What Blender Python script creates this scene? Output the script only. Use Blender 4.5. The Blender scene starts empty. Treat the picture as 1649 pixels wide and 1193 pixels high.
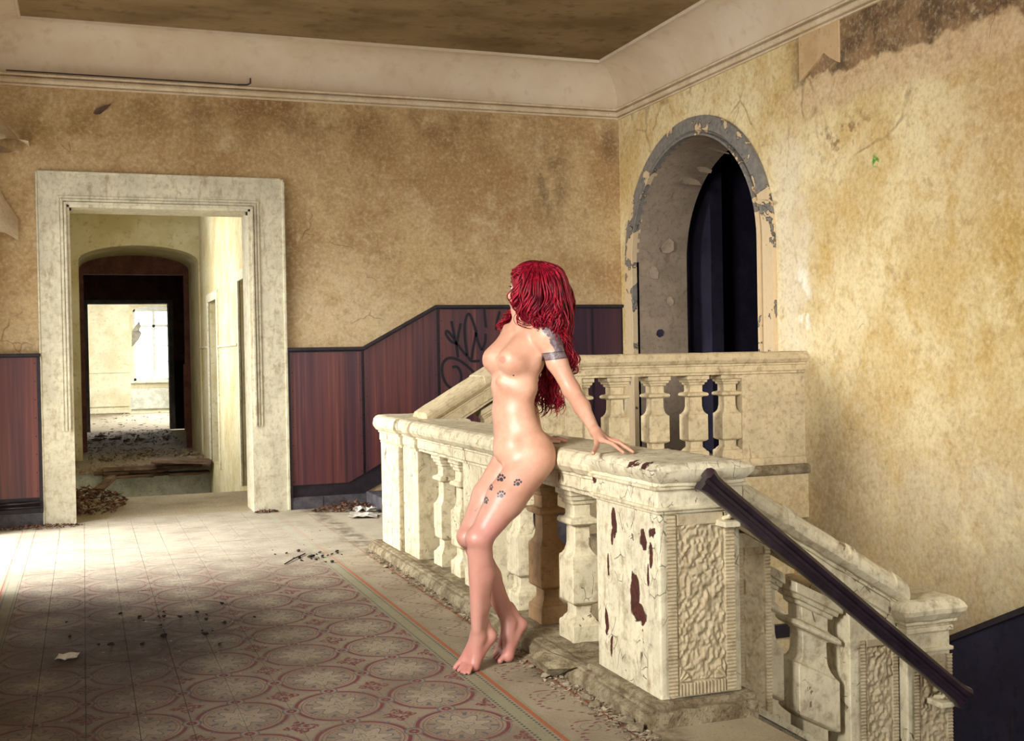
import bpy, bmesh, math, random
import numpy as np
from mathutils import Vector, Matrix
random.seed(7); rng = np.random.default_rng(7)
scene = bpy.context.scene
COL = scene.collection

# ------------------------------------------------------------------ camera
EYE = 1.25
def cam_axes(yaw, pitch, roll):
    cy, sy, cp, sp = math.cos(yaw), math.sin(yaw), math.cos(pitch), math.sin(pitch)
    f = Vector((sy*cp, cy*cp, sp)); r = Vector((cy, -sy, 0)); u = r.cross(f)
    return r*math.cos(roll)+u*math.sin(roll), -r*math.sin(roll)+u*math.cos(roll), f
cr, cu, cf = cam_axes(0.35225273, -0.01378897, -0.01840832)
cam = bpy.data.objects.new('camera', bpy.data.cameras.new('camera'))
COL.objects.link(cam)
m = Matrix((cr, cu, -cf)).transposed().to_4x4(); m.translation = (0, 0, EYE)
cam.matrix_world = m
cam.data.sensor_fit = 'HORIZONTAL'; cam.data.sensor_width = 36.0
cam.data.lens = 36.0*1877.7/1649.0
cam.data.clip_start = .05; cam.data.clip_end = 200
scene.camera = cam

# ------------------------------------------------------------------ world, lights, exposure
w = bpy.data.worlds.new('world'); scene.world = w; w.use_nodes = True
bg = w.node_tree.nodes['Background']
bg.inputs[0].default_value = (.93, .97, 1.0, 1); bg.inputs[1].default_value = 2.6
scene.view_settings.view_transform = 'Standard'
scene.view_settings.look = 'None'
scene.view_settings.gamma = 1.0
scene.view_settings.use_curve_mapping = False
scene.view_settings.exposure = 0.0
scene.cycles.max_bounces = 5; scene.cycles.diffuse_bounces = 3; scene.cycles.glossy_bounces = 2; scene.cycles.transparent_max_bounces = 8
scene.cycles.use_adaptive_sampling = True; scene.cycles.adaptive_threshold = .08; scene.cycles.adaptive_min_samples = 16

def area_light(name, loc, aim, sx, sy, power, color=(1, 1, 1), spread=180):
    d = bpy.data.lights.new(name, 'AREA'); d.shape = 'RECTANGLE'; d.size = sx; d.size_y = sy
    d.energy = power; d.color = color; d.spread = math.radians(spread)
    o = bpy.data.objects.new(name, d); COL.objects.link(o); o.location = loc
    o.rotation_euler = (Vector(aim)-Vector(loc)).to_track_quat('-Z', 'Y').to_euler()
    return o
# daylight through the window in the left wall beside the camera
area_light('daylight_left_window', (-1.9, 1.5, 2.25), (1.75, 4.5, .85), 1.3, 1.3, 64, (1, .975, .93), 70)
# daylight through the tall garden door in the left wall near the far end
area_light('daylight_left_door', (-2.3, 8.3, 2.0), (.9, 8.2, .0), 2.0, 2.4, 165, (1, .985, .95), 100)
# fill for the unseen windows behind the camera, aimed up to brighten the ceiling
area_light('rear_window_fill', (1.9, -3.3, 1.7), (2.4, 6, 3.0), 4.6, 2.4, 82, (1, .97, .93), 140)
# fill lamp added out of view to brighten the yellow wall
area_light('right_wall_fill', (2.9, .6, 2.7), (4.64, 5.9, 1.7), 1.6, 1.4, 30, (1, .97, .92), 70)
# corridor: windows in its left wall, then the far room
area_light('daylight_corridor_window', (-1.35, 12.9, 1.9), (1.4, 13.2, .8), 2.2, 2.0, 120, (1, .98, .93), 150)
area_light('daylight_far_window', (1.75, 31.7, 2.3), (.9, 21, 0), 1.4, 2.0, 420, (1, .99, .96), 120)
area_light('far_room_fill', (3.6, 26.5, 2.2), (.8, 26.5, .6), 4.0, 2.4, 560, (1, .99, .95), 160)  # unseen fill lamp added inside the far room to light it

# ------------------------------------------------------------------ shader expressions
def lin(c):
    return tuple(((v/255)/12.92 if v/255 <= .04045 else ((v/255+.055)/1.055)**2.4) for v in c)
NT = None
class V:
    def __init__(s, sock): s.s = sock
    def __add__(a, b): return M('ADD', a, b)
    def __radd__(a, b): return M('ADD', b, a)
    def __sub__(a, b): return M('SUBTRACT', a, b)
    def __rsub__(a, b): return M('SUBTRACT', b, a)
    def __mul__(a, b): return M('MULTIPLY', a, b)
    def __rmul__(a, b): return M('MULTIPLY', b, a)
    def __truediv__(a, b): return M('DIVIDE', a, b)
def put(sock, v):
    if isinstance(v, V): NT.links.new(v.s, sock)
    elif v is not None: sock.default_value = v
def M(op, *a, clamp=False):
    n = NT.nodes.new('ShaderNodeMath'); n.operation = op; n.use_clamp = clamp
    for i, v in enumerate(a): put(n.inputs[i], v)
    return V(n.outputs[0])
def sm(x, a, b):       # smoothstep from a to b (a may be > b)
    n = NT.nodes.new('ShaderNodeMapRange'); n.interpolation_type = 'SMOOTHSTEP'
    put(n.inputs[0], x)
    if a <= b:
        n.inputs[1].default_value = a; n.inputs[2].default_value = b; n.inputs[3].default_value = 0; n.inputs[4].default_value = 1
    else:
        n.inputs[1].default_value = b; n.inputs[2].default_value = a; n.inputs[3].default_value = 1; n.inputs[4].default_value = 0
    return V(n.outputs[0])
def mx(f, a, b):
    n = NT.nodes.new('ShaderNodeMix'); n.data_type = 'RGBA'; n.clamp_factor = True
    put(n.inputs[0], f)
    for i, c in ((6, a), (7, b)):
        if isinstance(c, V): NT.links.new(c.s, n.inputs[i])
        else: n.inputs[i].default_value = (*lin(c), 1)
    return V(n.outputs[2])
def pos():
    n = NT.nodes.new('ShaderNodeNewGeometry'); return V(n.outputs['Position'])
def obj_pos():
    n = NT.nodes.new('ShaderNodeTexCoord'); return V(n.outputs['Object'])
def sep(v):
    n = NT.nodes.new('ShaderNodeSeparateXYZ'); NT.links.new(v.s, n.inputs[0]); return [V(o) for o in n.outputs]
def comb(x, y, z):
    n = NT.nodes.new('ShaderNodeCombineXYZ')
    for i, v in enumerate((x, y, z)): put(n.inputs[i], v)
    return V(n.outputs[0])
def scl(v, s, off=(0, 0, 0)):
    n = NT.nodes.new('ShaderNodeMapping'); NT.links.new(v.s, n.inputs[0])
    n.inputs['Scale'].default_value = s if hasattr(s, '__len__') else (s, s, s); n.inputs['Location'].default_value = off
    return V(n.outputs[0])
def noise(v, s, det=4, rough=.55, dist=0, off=(0, 0, 0)):
    n = NT.nodes.new('ShaderNodeTexNoise'); n.inputs['Scale'].default_value = 1; n.inputs['Detail'].default_value = det
    n.inputs['Roughness'].default_value = rough; n.inputs['Distortion'].default_value = dist
    NT.links.new(scl(v, s, off).s, n.inputs['Vector']); return V(n.outputs[0])
def voro(v, s, feat='DISTANCE_TO_EDGE', rnd=1):
    n = NT.nodes.new('ShaderNodeTexVoronoi'); n.feature = feat; n.inputs['Scale'].default_value = 1
    n.inputs['Randomness'].default_value = rnd
    NT.links.new(scl(v, s).s, n.inputs['Vector']); return V(n.outputs['Distance'])
def warp(v, s, amt):
    n = NT.nodes.new('ShaderNodeTexNoise'); n.inputs['Scale'].default_value = s; n.inputs['Detail'].default_value = 3
    NT.links.new(v.s, n.inputs['Vector'])
    a = NT.nodes.new('ShaderNodeVectorMath'); a.operation = 'MULTIPLY_ADD'
    NT.links.new(n.outputs['Color'], a.inputs[0]); a.inputs[1].default_value = (amt,)*3; NT.links.new(v.s, a.inputs[2])
    return V(a.outputs[0])
def mat(name, fn, rough=.85, spec=.3):
    """fn() returns (colour, height, extra dict)"""
    global NT
    m = bpy.data.materials.new(name); m.use_nodes = True; NT = m.node_tree
    p = NT.nodes['Principled BSDF']; p.inputs['Roughness'].default_value = rough
    p.inputs['Specular IOR Level'].default_value = spec
    r = fn(); col, h = r[0], r[1]; ex = r[2] if len(r) > 2 else {}
    if isinstance(col, V): NT.links.new(col.s, p.inputs['Base Color'])
    else: p.inputs['Base Color'].default_value = (*lin(col), 1)
    if h is not None:
        b = NT.nodes.new('ShaderNodeBump'); b.inputs['Strength'].default_value = ex.get('bs', .6)
        b.inputs['Distance'].default_value = ex.get('bd', .01)
        put(b.inputs['Height'], h); NT.links.new(b.outputs[0], p.inputs['Normal'])
    for k, v in ex.get('set', {}).items():
        put(p.inputs[k], v)
    return m

def spot(p, c, r, f=.5):      # soft ellipsoidal mask, c and r in metres
    x, y, z = p
    q = M('SQRT', M('POWER', (x-c[0])/r[0], 2)+M('POWER', (y-c[1])/r[1], 2)+M('POWER', (z-c[2])/r[2], 2))
    return sm(q, 1.0, f)

def plaster(kind):
    def f():
        P = pos(); x, y, z = sep(P)
        big = noise(P, 1.1, 5, .6, .4); mid = noise(P, 4.5, 6, .65, .3, (3, 1, 7)); fine = noise(P, 34, 5, .7); wa = warp(P, 2.2, .25)
        if kind == 'a':
            c = mx(sm(big, .35, .62), (172, 138, 94), (198, 170, 124))
            c = mx(sm(mid, .45, .75)*.55, c, (152, 116, 72))
            c = mx(sm(noise(P, 2.3, 6, .7, .2, (9, 9, 2)), .55, .72)*.6, c, (214, 196, 156))
            low = sm(z, 2.0, 1.4)*.55
            c = mx(low*sm(mid, .25, .6), c, (216, 196, 158))
            c = mx(spot((x, y, z), (2.2, 9.7, 3.25), (2.6, 1, .35), .1)*sm(mid, .35, .65)*.55, c, (120, 88, 52))
            c = mx(spot((x, y, z), (.0, 9.7, 3.1), (1.3, 1, .3), .1)*sm(mid, .35, .65)*.5, c, (138, 110, 50))
            c = mx(spot((x, y, z), (3.95, 9.7, 2.75), (.28, 1, .65), .1)*sm(noise(P, (5, 5, 2.5), 4), .4, .6)*.75, c, (118, 96, 66))
            c = mx(spot((x, y, z), (4.55, 9.7, 3.15), (.16, 1, .3), .1)*.7, c, (110, 84, 58))
            c = mx(spot((x, y, z), (2.0, 9.7, 1.75), (.8, 1, .55), .1)*sm(mid, .3, .6)*.6, c, (222, 204, 166))
            c = mx(spot((x, y, z), (1.6, 9.7, 2.1), (.35, 1, 1.0), .1)*.55, c, (128, 102, 66))
        else:
            c = mx(sm(big, .38, .62), (206, 180, 124), (230, 214, 168))
            c = mx(sm(noise(P, (5, 5, 4), 6, .68, .5, (1, 4, 2)), .46, .68)*.8, c, (200, 166, 100))
            c = mx(sm(mid, .52, .75)*.5, c, (232, 222, 186))
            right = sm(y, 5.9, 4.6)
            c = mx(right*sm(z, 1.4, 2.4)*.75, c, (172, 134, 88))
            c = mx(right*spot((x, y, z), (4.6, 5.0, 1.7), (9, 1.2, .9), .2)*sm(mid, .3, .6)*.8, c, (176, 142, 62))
            # damp band under the cornice, then the bare pale band below it
            e = z + (noise(P, 3.2, 4, .6)-.5)*.35 + (y-5)*(-.02)
            c = mx(sm(y, 7.0, 6.7)*sm(e, 2.98, 3.03)*.95, c, mx(sm(mid, .4, .62), (142, 112, 80), (84, 62, 44)))
            c = mx(sm(y, 7.3, 6.6)*sm(e, 2.76, 2.86)*sm(e, 3.03, 2.98)*.8, c, (206, 176, 138))
            # cracked brown marks
            cr_ = sm(voro(wa, 1.9), .03, .004)*sm(noise(P, 1.7, 3), .5, .6)*sm(z, 2.0, 2.4)
            c = mx(cr_*.5, c, (124, 92, 54))
            c = mx(spot((x, y, z), (4.6, 6.35, 2.62), (9, .5, .22), .2)*sm(noise(P, 9, 5, .6), .5, .6)*.75, c, (128, 92, 48))
            # pale filled streak beside the arch
            c = mx(sm(M('ABSOLUTE', y-6.95+(mid-.5)*.7+(fine-.5)*.3), .34, .02)*sm(z, 2.9, 2.5)*sm(z, .6, 1.4)*.7, c, (224, 212, 186))
            c = mx(spot((x, y, z), (4.6, 6.82, 1.5), (9, .12, .5), .3)*sm(noise(P, 7, 4), .42, .55), c, (244, 238, 220))
            c = mx(sm(z, 1.2, .3)*.65*sm(mid, .2, .6), c, (186, 168, 138))
            c = mx(spot((x, y, z), (4.6, 6.02, 2.41), (9, .055, .06), .3)*sm(noise(P, 30, 3), .4, .55), c, (60, 140, 30))
            c = mx(spot((x, y, z), (4.6, 6.5, .3), (9, .5, .9), .1)*.5, c, (150, 132, 104))
        spk = sm(noise(P, 55, 3, .6), .66, .72)*sm(noise(P, 3, 3), .5, .65)
        c = mx(spk*.6, c, (90, 66, 40))
        c = mx((fine-.5)*1.5, c, (112, 84, 54)); c = mx((.5-fine)*1.4, c, (240, 225, 190)); c = mx(sm(noise(P, 12, 5, .7, .4, (8, 1, 1)), .5, .72)*.4, c, (140, 106, 66)); c = mx(sm(noise(P, 10, 5, .7, .4, (1, 8, 1)), .55, .72)*.45, c, (226, 208, 170))
        crack = sm(voro(warp(P, 3, .35), 1.3), .006, .001)*sm(noise(P, 1.4, 2, off=(5, 5, 5)), .58, .62)
        c = mx(crack*.45, c, (90, 68, 48))
        h = mid*.6+fine*.35-crack*.3
        return c, h, dict(bs=.55, bd=.012)
    return f
def cream_paint(base=(208, 198, 168), dirt=(116, 92, 62), crack_amt=1.0, chips=None, rough_stucco=False, fluting=False):
    def f():
        P = pos(); x, y, z = sep(P)
        n1 = noise(P, 5, 5, .6); n2 = noise(P, 22, 5, .65); n3 = noise(P, 90, 3, .6)
        c = mx(sm(n1, .35, .7), base, tuple(min(255, int(v*1.10)) for v in base))
        c = mx(sm(n2, .45, .75)*.6, c, dirt); c = mx(sm(n3, .55, .8)*.35, c, dirt)
        c = mx(sm(noise(P, (16, 16, 4), 5, .6), .58, .72)*.5, c, (150, 122, 82))
        wv = warp(P, 7, .07)
        ck = sm(voro(wv, (19, 19, 11)), .022, .004)*sm(noise(P, 5, 4, .7, off=(2, 8, 1)), .56-.06*(crack_amt > 1.05), .62-.06*(crack_amt > 1.05))*min(1, crack_amt*.8)
        pe = sm(noise(P, (13, 13, 7), 4, .55, .6, (4, 0, 4)), .69-.02*crack_amt, .70-.02*crack_amt)*crack_amt
        c = mx(sm(noise(P, (34, 34, 12), 5, .7), .5, .7)*.4, c, (168, 144, 104)); c = mx(pe*.8, c, (112, 84, 62)); c = mx(ck*.75, c, (62, 48, 36))
        h = n1*.3+n2*.35+n3*.1-ck*.9-pe*.7
        if chips:
            for (cx, cy_, cz, rx, ry, rz) in chips:
                q = spot((x, y+(n1-.5)*.10, z+(n2-.5)*.09), (cx, cy_, cz), (rx, ry, rz), .96)
                c = mx(q, c, mx(sm(n3, .4, .6), (88, 46, 36), (62, 34, 28))); h = h-q*1.4
                c = mx(spot((x, y+(n1-.5)*.10, z+(n2-.5)*.09), (cx, cy_, cz), (rx*1.12, ry*1.12, rz*1.06), .97)*(1-q)*.8, c, (60, 48, 36))
        return c, h, dict(bs=.8, bd=.006)
    return f
def simple(base, alt, s=8, dark=None, bs=.4, bd=.006, stretch=(1, 1, 1)):
    def f():
        P = pos()
        n1 = noise(P, tuple(s*k for k in stretch), 6, .62); n2 = noise(P, s*7, 4, .6)
        c = mx(sm(n1, .35, .65), base, alt)
        if dark: c = mx(sm(n2, .52, .72)*.6, c, dark)
        return c, n1*.5+n2*.5, dict(bs=bs, bd=bd)
    return f
def wood_panel():
    P = pos(); x, y, z = sep(P)
    a = noise(P, (5, 5, .12), 4, .6, 0, (3.3, 0, 0)); b = noise(P, (26, 26, .5), 4, .6); g = noise(P, (160, 160, 3), 3, .6)
    c = mx(sm(a, .4, .62), (104, 56, 54), (74, 42, 54))
    c = mx(sm(b, .5, .7)*.7, c, (50, 28, 38)); c = mx(sm(b, .46, .3)*.5, c, (146, 84, 68))
    c = mx(sm(g, .5, .8)*.35, c, (50, 28, 36))
    c = mx(spot((x, y, z), (4.4, 9.6, 1.2), (1.3, 1, 1.3), .4)*.75, c, (44, 30, 48))
    return c, g*.3, dict(bs=.15, bd=.003)
def floor_tiles():
    P = pos(); x, y, z = sep(P)
    R_ = (108, 58, 62); G_ = (92, 90, 94); O_ = (156, 92, 66)
    dn = noise(P, 3, 5, .6); fn = noise(P, 60, 4, .65); big = noise(P, 1.3, 4, .6)
    px_, py_ = .3425, .387
    u = M('FRACT', (x-1.18)/px_+.5+20)-.5; v = M('FRACT', (y-4.142)/py_+.5)-.5
    r = M('SQRT', u*u+v*v); th = M('ARCTAN2', v, u)
    def ring(d, c, wd): return sm(M('ABSOLUTE', d-c), wd, wd*.55)
    c = mx(sm(dn, .3, .7), (146, 132, 113), (126, 112, 96))
    base = c
    inside = sm(r, .40, .39)
    # petals and star
    pet = r-(.235+.055*M('COSINE', th*8))
    c = mx(ring(pet, 0, .014), c, G_)
    c = mx(ring(r-(.19+.05*M('COSINE', th*8)), 0, .008)*.6, c, R_)
    c = mx(sm(pet, .0, -.01)*.25, c, (196, 186, 160))
    c = mx(ring(r, .12+0.0, .007)*.0, c, G_)
    spoke = M('ABSOLUTE', M('SINE', th*4))
    c = mx(sm(spoke, .07, .03)*sm(r, .17, .16)*.8, c, R_)
    star = r-(.085+.035*M('COSINE', th*4))
    c = mx(ring(star, 0, .009)*.8, c, G_)
    # dashes between the petals, maroon dots near the rim
    dash = sm(M('COSINE', th*8+math.pi), .80, .92)*sm(r, .26, .28)*sm(r, .36, .35)
    c = mx(dash*.9, c, G_)
    dots = sm(M('SINE', th*46), .0, .5)*ring(r, .352, .012)
    c = mx(dots*.8, c, R_)
    c = mx(ring(r, .39, .006)*.8, c, R_)
    c = mx(ring(r, .445, .027), c, R_)
    c = mx(ring(r, .478, .005)*.8, c, G_)
    # small rings where the circles meet
    ax = .5-M('ABSOLUTE', u); ay = .5-M('ABSOLUTE', v)
    s1 = M('SQRT', ax*ax+v*v); s2 = M('SQRT', ay*ay+u*u); s = M('MINIMUM', s1, s2)
    c = mx(sm(s, .105, .098), c, base)
    c = mx(ring(s, .09, .011), c, G_); c = mx(sm(s, .055, .05), c, R_); c = mx(sm(s, .022, .016), c, base)
    # corner medallions
    q = M('SQRT', ax*ax+ay*ay); tq = M('ARCTAN2', ay, ax)
    md = q-(.15+.035*M('COSINE', tq*4))
    brk = sm(noise(P, 75, 2, .5), .42, .52)
    c = mx(sm(md, .0, -.01)*sm(q, .025, .035)*brk, c, R_)
    c = mx(sm(M('ABSOLUTE', ax-ay), .022, .014)*sm(q, .20, .215)*sm(q, .30, .285)*.8, c, G_)
    # second field beside the balustrade
    v2 = M('FRACT', (y-4.142)/py_)-.5; u2 = (x-1.565)/px_
    r2 = M('SQRT', u2*u2+v2*v2)
    wav = M('ABSOLUTE', u2-.19*M('SINE', v2*6.283))
    cb = mx(sm(dn, .3, .7), (156, 143, 122), (142, 128, 106))
    dd = sm(M('SINE', y*210), -.1, .4)
    cb = mx(sm(wav, .03, .018)*dd*.9, cb, R_)
    cb = mx(ring(r2, .18, .016)*dd*.9, cb, R_); cb = mx(ring(r2, .10, .008)*.6, cb, G_)
    side = sm(M('ABSOLUTE', x-1.565), .104, .106)
    cb = mx(side, cb, (168, 154, 126)); cb = mx(sm(M('ABSOLUTE', x-1.668), .009, .006), cb, O_)
    c = mx(sm(x, 1.4, 1.401), c, cb)
    # the strips
    def strip(c, x0, sgn):
        k = (x-x0)*sgn
        c = mx(sm(k, 0, .001)*sm(k, .110, .109), c, (140, 134, 110))
        chk = sm(M('SINE', y*260), -.1, .2)
        c = mx(ring(k, .012, .006)*chk, c, (66, 66, 70)); c = mx(ring(k, .066, .006)*chk, c, (66, 66, 70))
        c = mx(ring(k, .088, .012), c, O_)
        return c
    c = strip(c, 1.352, 1)
    c = mx(sm(x, -.361, -.362), c, (160, 148, 124)); c = strip(c, -.361, -1)
    # paler towards the far door, dirt and painted shade nearer, grime in the glaze
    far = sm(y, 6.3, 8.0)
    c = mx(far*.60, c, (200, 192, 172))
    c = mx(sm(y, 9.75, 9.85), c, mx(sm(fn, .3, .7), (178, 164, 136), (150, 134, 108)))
    c = mx(sm(dn, .45, .7)*.3, c, (118, 102, 84))
    dirt_shade = spot((x, y+(big-.5)*1.6, z), (.3, 5.55, 0), (.85, 1.15, 5), .1)*sm(noise(P, 7, 6, .7), .2, .58)
    c = mx(dirt_shade*.8, c, (30, 24, 25))  # dirt patch, spread wider to paint in shade on the near floor
    near_shade = spot((x, y+(big-.5)*1.2, z), (-.1, 5.0, 0), (.95, 2.1, 5), .25)*sm(noise(P, 4, 6, .7), .15, .55)
    c = mx(near_shade*.55, c, (50, 36, 42))  # purplish shade of the near left floor, painted into the tile colour
    grime = spot((x+(dn-.5)*.2, y, z), (1.74, 5, 0), (.12, 9, 9), .3)*sm(noise(P, 9, 5, .65), .35, .6)
    c = mx(grime*.75, c, (80, 64, 48))
    c = mx(sm(fn, .55, .75)*.5, c, (84, 66, 56)); c = mx(sm(noise(P, 150, 2, .5), .60, .68)*.4, c, (60, 46, 42))
    c = mx(sm(noise(P, 26, 3, .6, 0, (7, 7, 7)), .70, .74)*.7, c, (206, 198, 180))
    return c, fn*.3+dn*.3, dict(bs=.25, bd=.003, set={'Roughness': sm(dn, .2, .8)*.2+.68, 'Specular IOR Level': .22})

MT = {}
MT['wall_a'] = mat('old_ochre_plaster', plaster('a'), .9)
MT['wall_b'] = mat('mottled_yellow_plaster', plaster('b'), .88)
MT['cove'] = mat('dusty_cream_cove_plaster', simple((224, 208, 184), (212, 192, 164), 1.2, (204, 182, 154)), .9)
MT['patch'] = mat('tan_plaster_patch', simple((204, 174, 132), (188, 156, 114), 4, (160, 128, 90)), .9)
MT['ceiling'] = mat('smoked_ceiling_plaster', simple((150, 126, 88), (118, 96, 62), 1.1, (96, 76, 50), stretch=(1, 1.6, 1)), .9)
MT['mold'] = mat('cream_cornice_paint', simple((222, 204, 174), (206, 184, 150), 6, (180, 156, 124)), .8)
MT['door_paint'] = mat('cracked_cream_door_paint', cream_paint((208, 201, 176), (158, 140, 108), .25), .7)
MT['stone'] = mat('flaking_cream_stone_paint', cream_paint(), .72)
MT['stone_far'] = mat('old_cream_stone_paint', cream_paint((190, 174, 140), (118, 92, 62), .5), .75)
CH = [(1.79, 3.70, .40, .25, .035, .075), (1.79, 3.665, .335, .25, .055, .035), (1.79, 3.86, .63, .25, .018, .05), (1.79, 3.62, .60, .25, .02, .035), (1.79, 3.56, .63, .25, .018, .02),
      (1.79, 3.88, .57, .25, .012, .03), (1.79, 3.58, .55, .25, .01, .04), (1.79, 3.92, .47, .25, .008, .03), (1.79, 3.60, .48, .25, .008, .035), (1.79, 3.95, .25, .25, .012, .05), (1.79, 3.66, .862, .03, .045, .010), (1.80, 3.56, .868, .03, .03, .010), (1.79, 4.02, .775, .04, .03, .018), (1.79, 3.90, .17, .25, .01, .04)]
MT['newel'] = mat('chipped_cream_newel_paint', cream_paint((214, 206, 178), (134, 112, 80), 1.1, CH), .7)
MT['stucco'] = mat('weathered_stucco', cream_paint((180, 166, 136), (118, 96, 66), .0), .75)
MT['ledge'] = mat('grimy_stone_ledge', simple((158, 146, 118), (112, 96, 72), 14, (52, 42, 32), .95, .014), .9)
MT['brown'] = mat('brown_stained_paint', cream_paint((156, 124, 88), (96, 70, 46), .5), .7)
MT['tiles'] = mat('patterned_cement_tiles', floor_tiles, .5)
MT['grout'] = mat('dark_grout', simple((104, 92, 80), (80, 68, 58), 20), .95)
MT['wood'] = mat('mahogany_veneer_panel', wood_panel, .42, .4)
MT['black'] = mat('black_painted_trim', simple((34, 28, 36), (48, 40, 48), 12), .5)
MT['bottle'] = mat('grey_stone_skirting', simple((96, 92, 96), (70, 66, 72), 9, (40, 36, 40)), .7)
MT['rail_black'] = mat('glossy_black_handrail_paint', simple((36, 26, 34), (50, 38, 48), 9, (20, 14, 20), .3), .28, .55)
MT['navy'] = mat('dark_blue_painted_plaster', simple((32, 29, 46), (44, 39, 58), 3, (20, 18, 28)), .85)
MT['reveal'] = mat('grey_cream_reveal_plaster', cream_paint((150, 134, 116), (110, 92, 74), .5), .85)
def archivolt():
    P = pos()
    n = noise(P, 3.6, 5, .6, .5, (2, 2, 2)); f2 = noise(P, 24, 5)
    x, y, z = sep(P)
    msk = sm(n+(z-2.2)*.10, .50, .505)
    c = mx(msk, mx(f2, (214, 192, 156), (196, 172, 134)), mx(sm(f2, .3, .7), (112, 108, 102), (134, 128, 120)))
    e = sm(M('ABSOLUTE', n+(z-2.2)*.10-.502), .012, .004)
    return mx(e*.8, c, (60, 50, 40)), f2*.3-msk*.8, dict(bs=.9, bd=.008)
MT['archivolt'] = mat('flaking_archivolt_plaster', archivolt, .85)
MT['corridor'] = mat('yellowed_corridor_plaster', simple((214, 204, 170), (194, 180, 136), 2.2, (160, 140, 98)), .88)
MT['corridor_brown'] = mat('dark_brown_passage_paint', simple((118, 76, 62), (92, 58, 50), 5, (56, 36, 34)), .8)
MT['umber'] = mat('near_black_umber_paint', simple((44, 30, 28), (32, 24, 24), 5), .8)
MT['far_wall'] = mat('pale_far_room_plaster', simple((206, 202, 178), (188, 180, 150), 2, (160, 150, 118)), .9)
MT['grey_door'] = mat('grey_painted_joinery', simple((142, 140, 134), (116, 112, 104), 4, (70, 64, 58)), .6)
MT['white_frame'] = mat('white_window_joinery', simple((196, 200, 198), (176, 180, 176), 10), .5)
MT['debris'] = mat('rubble_and_plaster_dust', simple((178, 162, 138), (132, 114, 92), 30, (84, 66, 52), .8), .95)
MT['timber'] = mat('rotten_floor_timber', simple((132, 108, 88), (84, 64, 52), 14, (34, 24, 20), .9, .01, (.3, 1, 1)), .9)
MT['pale_slab'] = mat('pale_screed', simple((206, 208, 200), (180, 180, 170), 6, (110, 108, 98)), .9)
MT['leaf'] = mat('dry_brown_leaves', simple((128, 92, 70), (92, 62, 50), 40, (56, 38, 32)), .9)
MT['paper'] = mat('crumpled_white_paper', simple((226, 222, 212), (204, 198, 184), 20), .8)
MT['chip'] = mat('pale_plaster_chips', simple((158, 146, 122), (112, 100, 80), 40, (70, 60, 48)), .9)
MT['paint_mark'] = mat('black_marker_paint', simple((22, 18, 28), (30, 24, 36), 20), .5)

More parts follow.
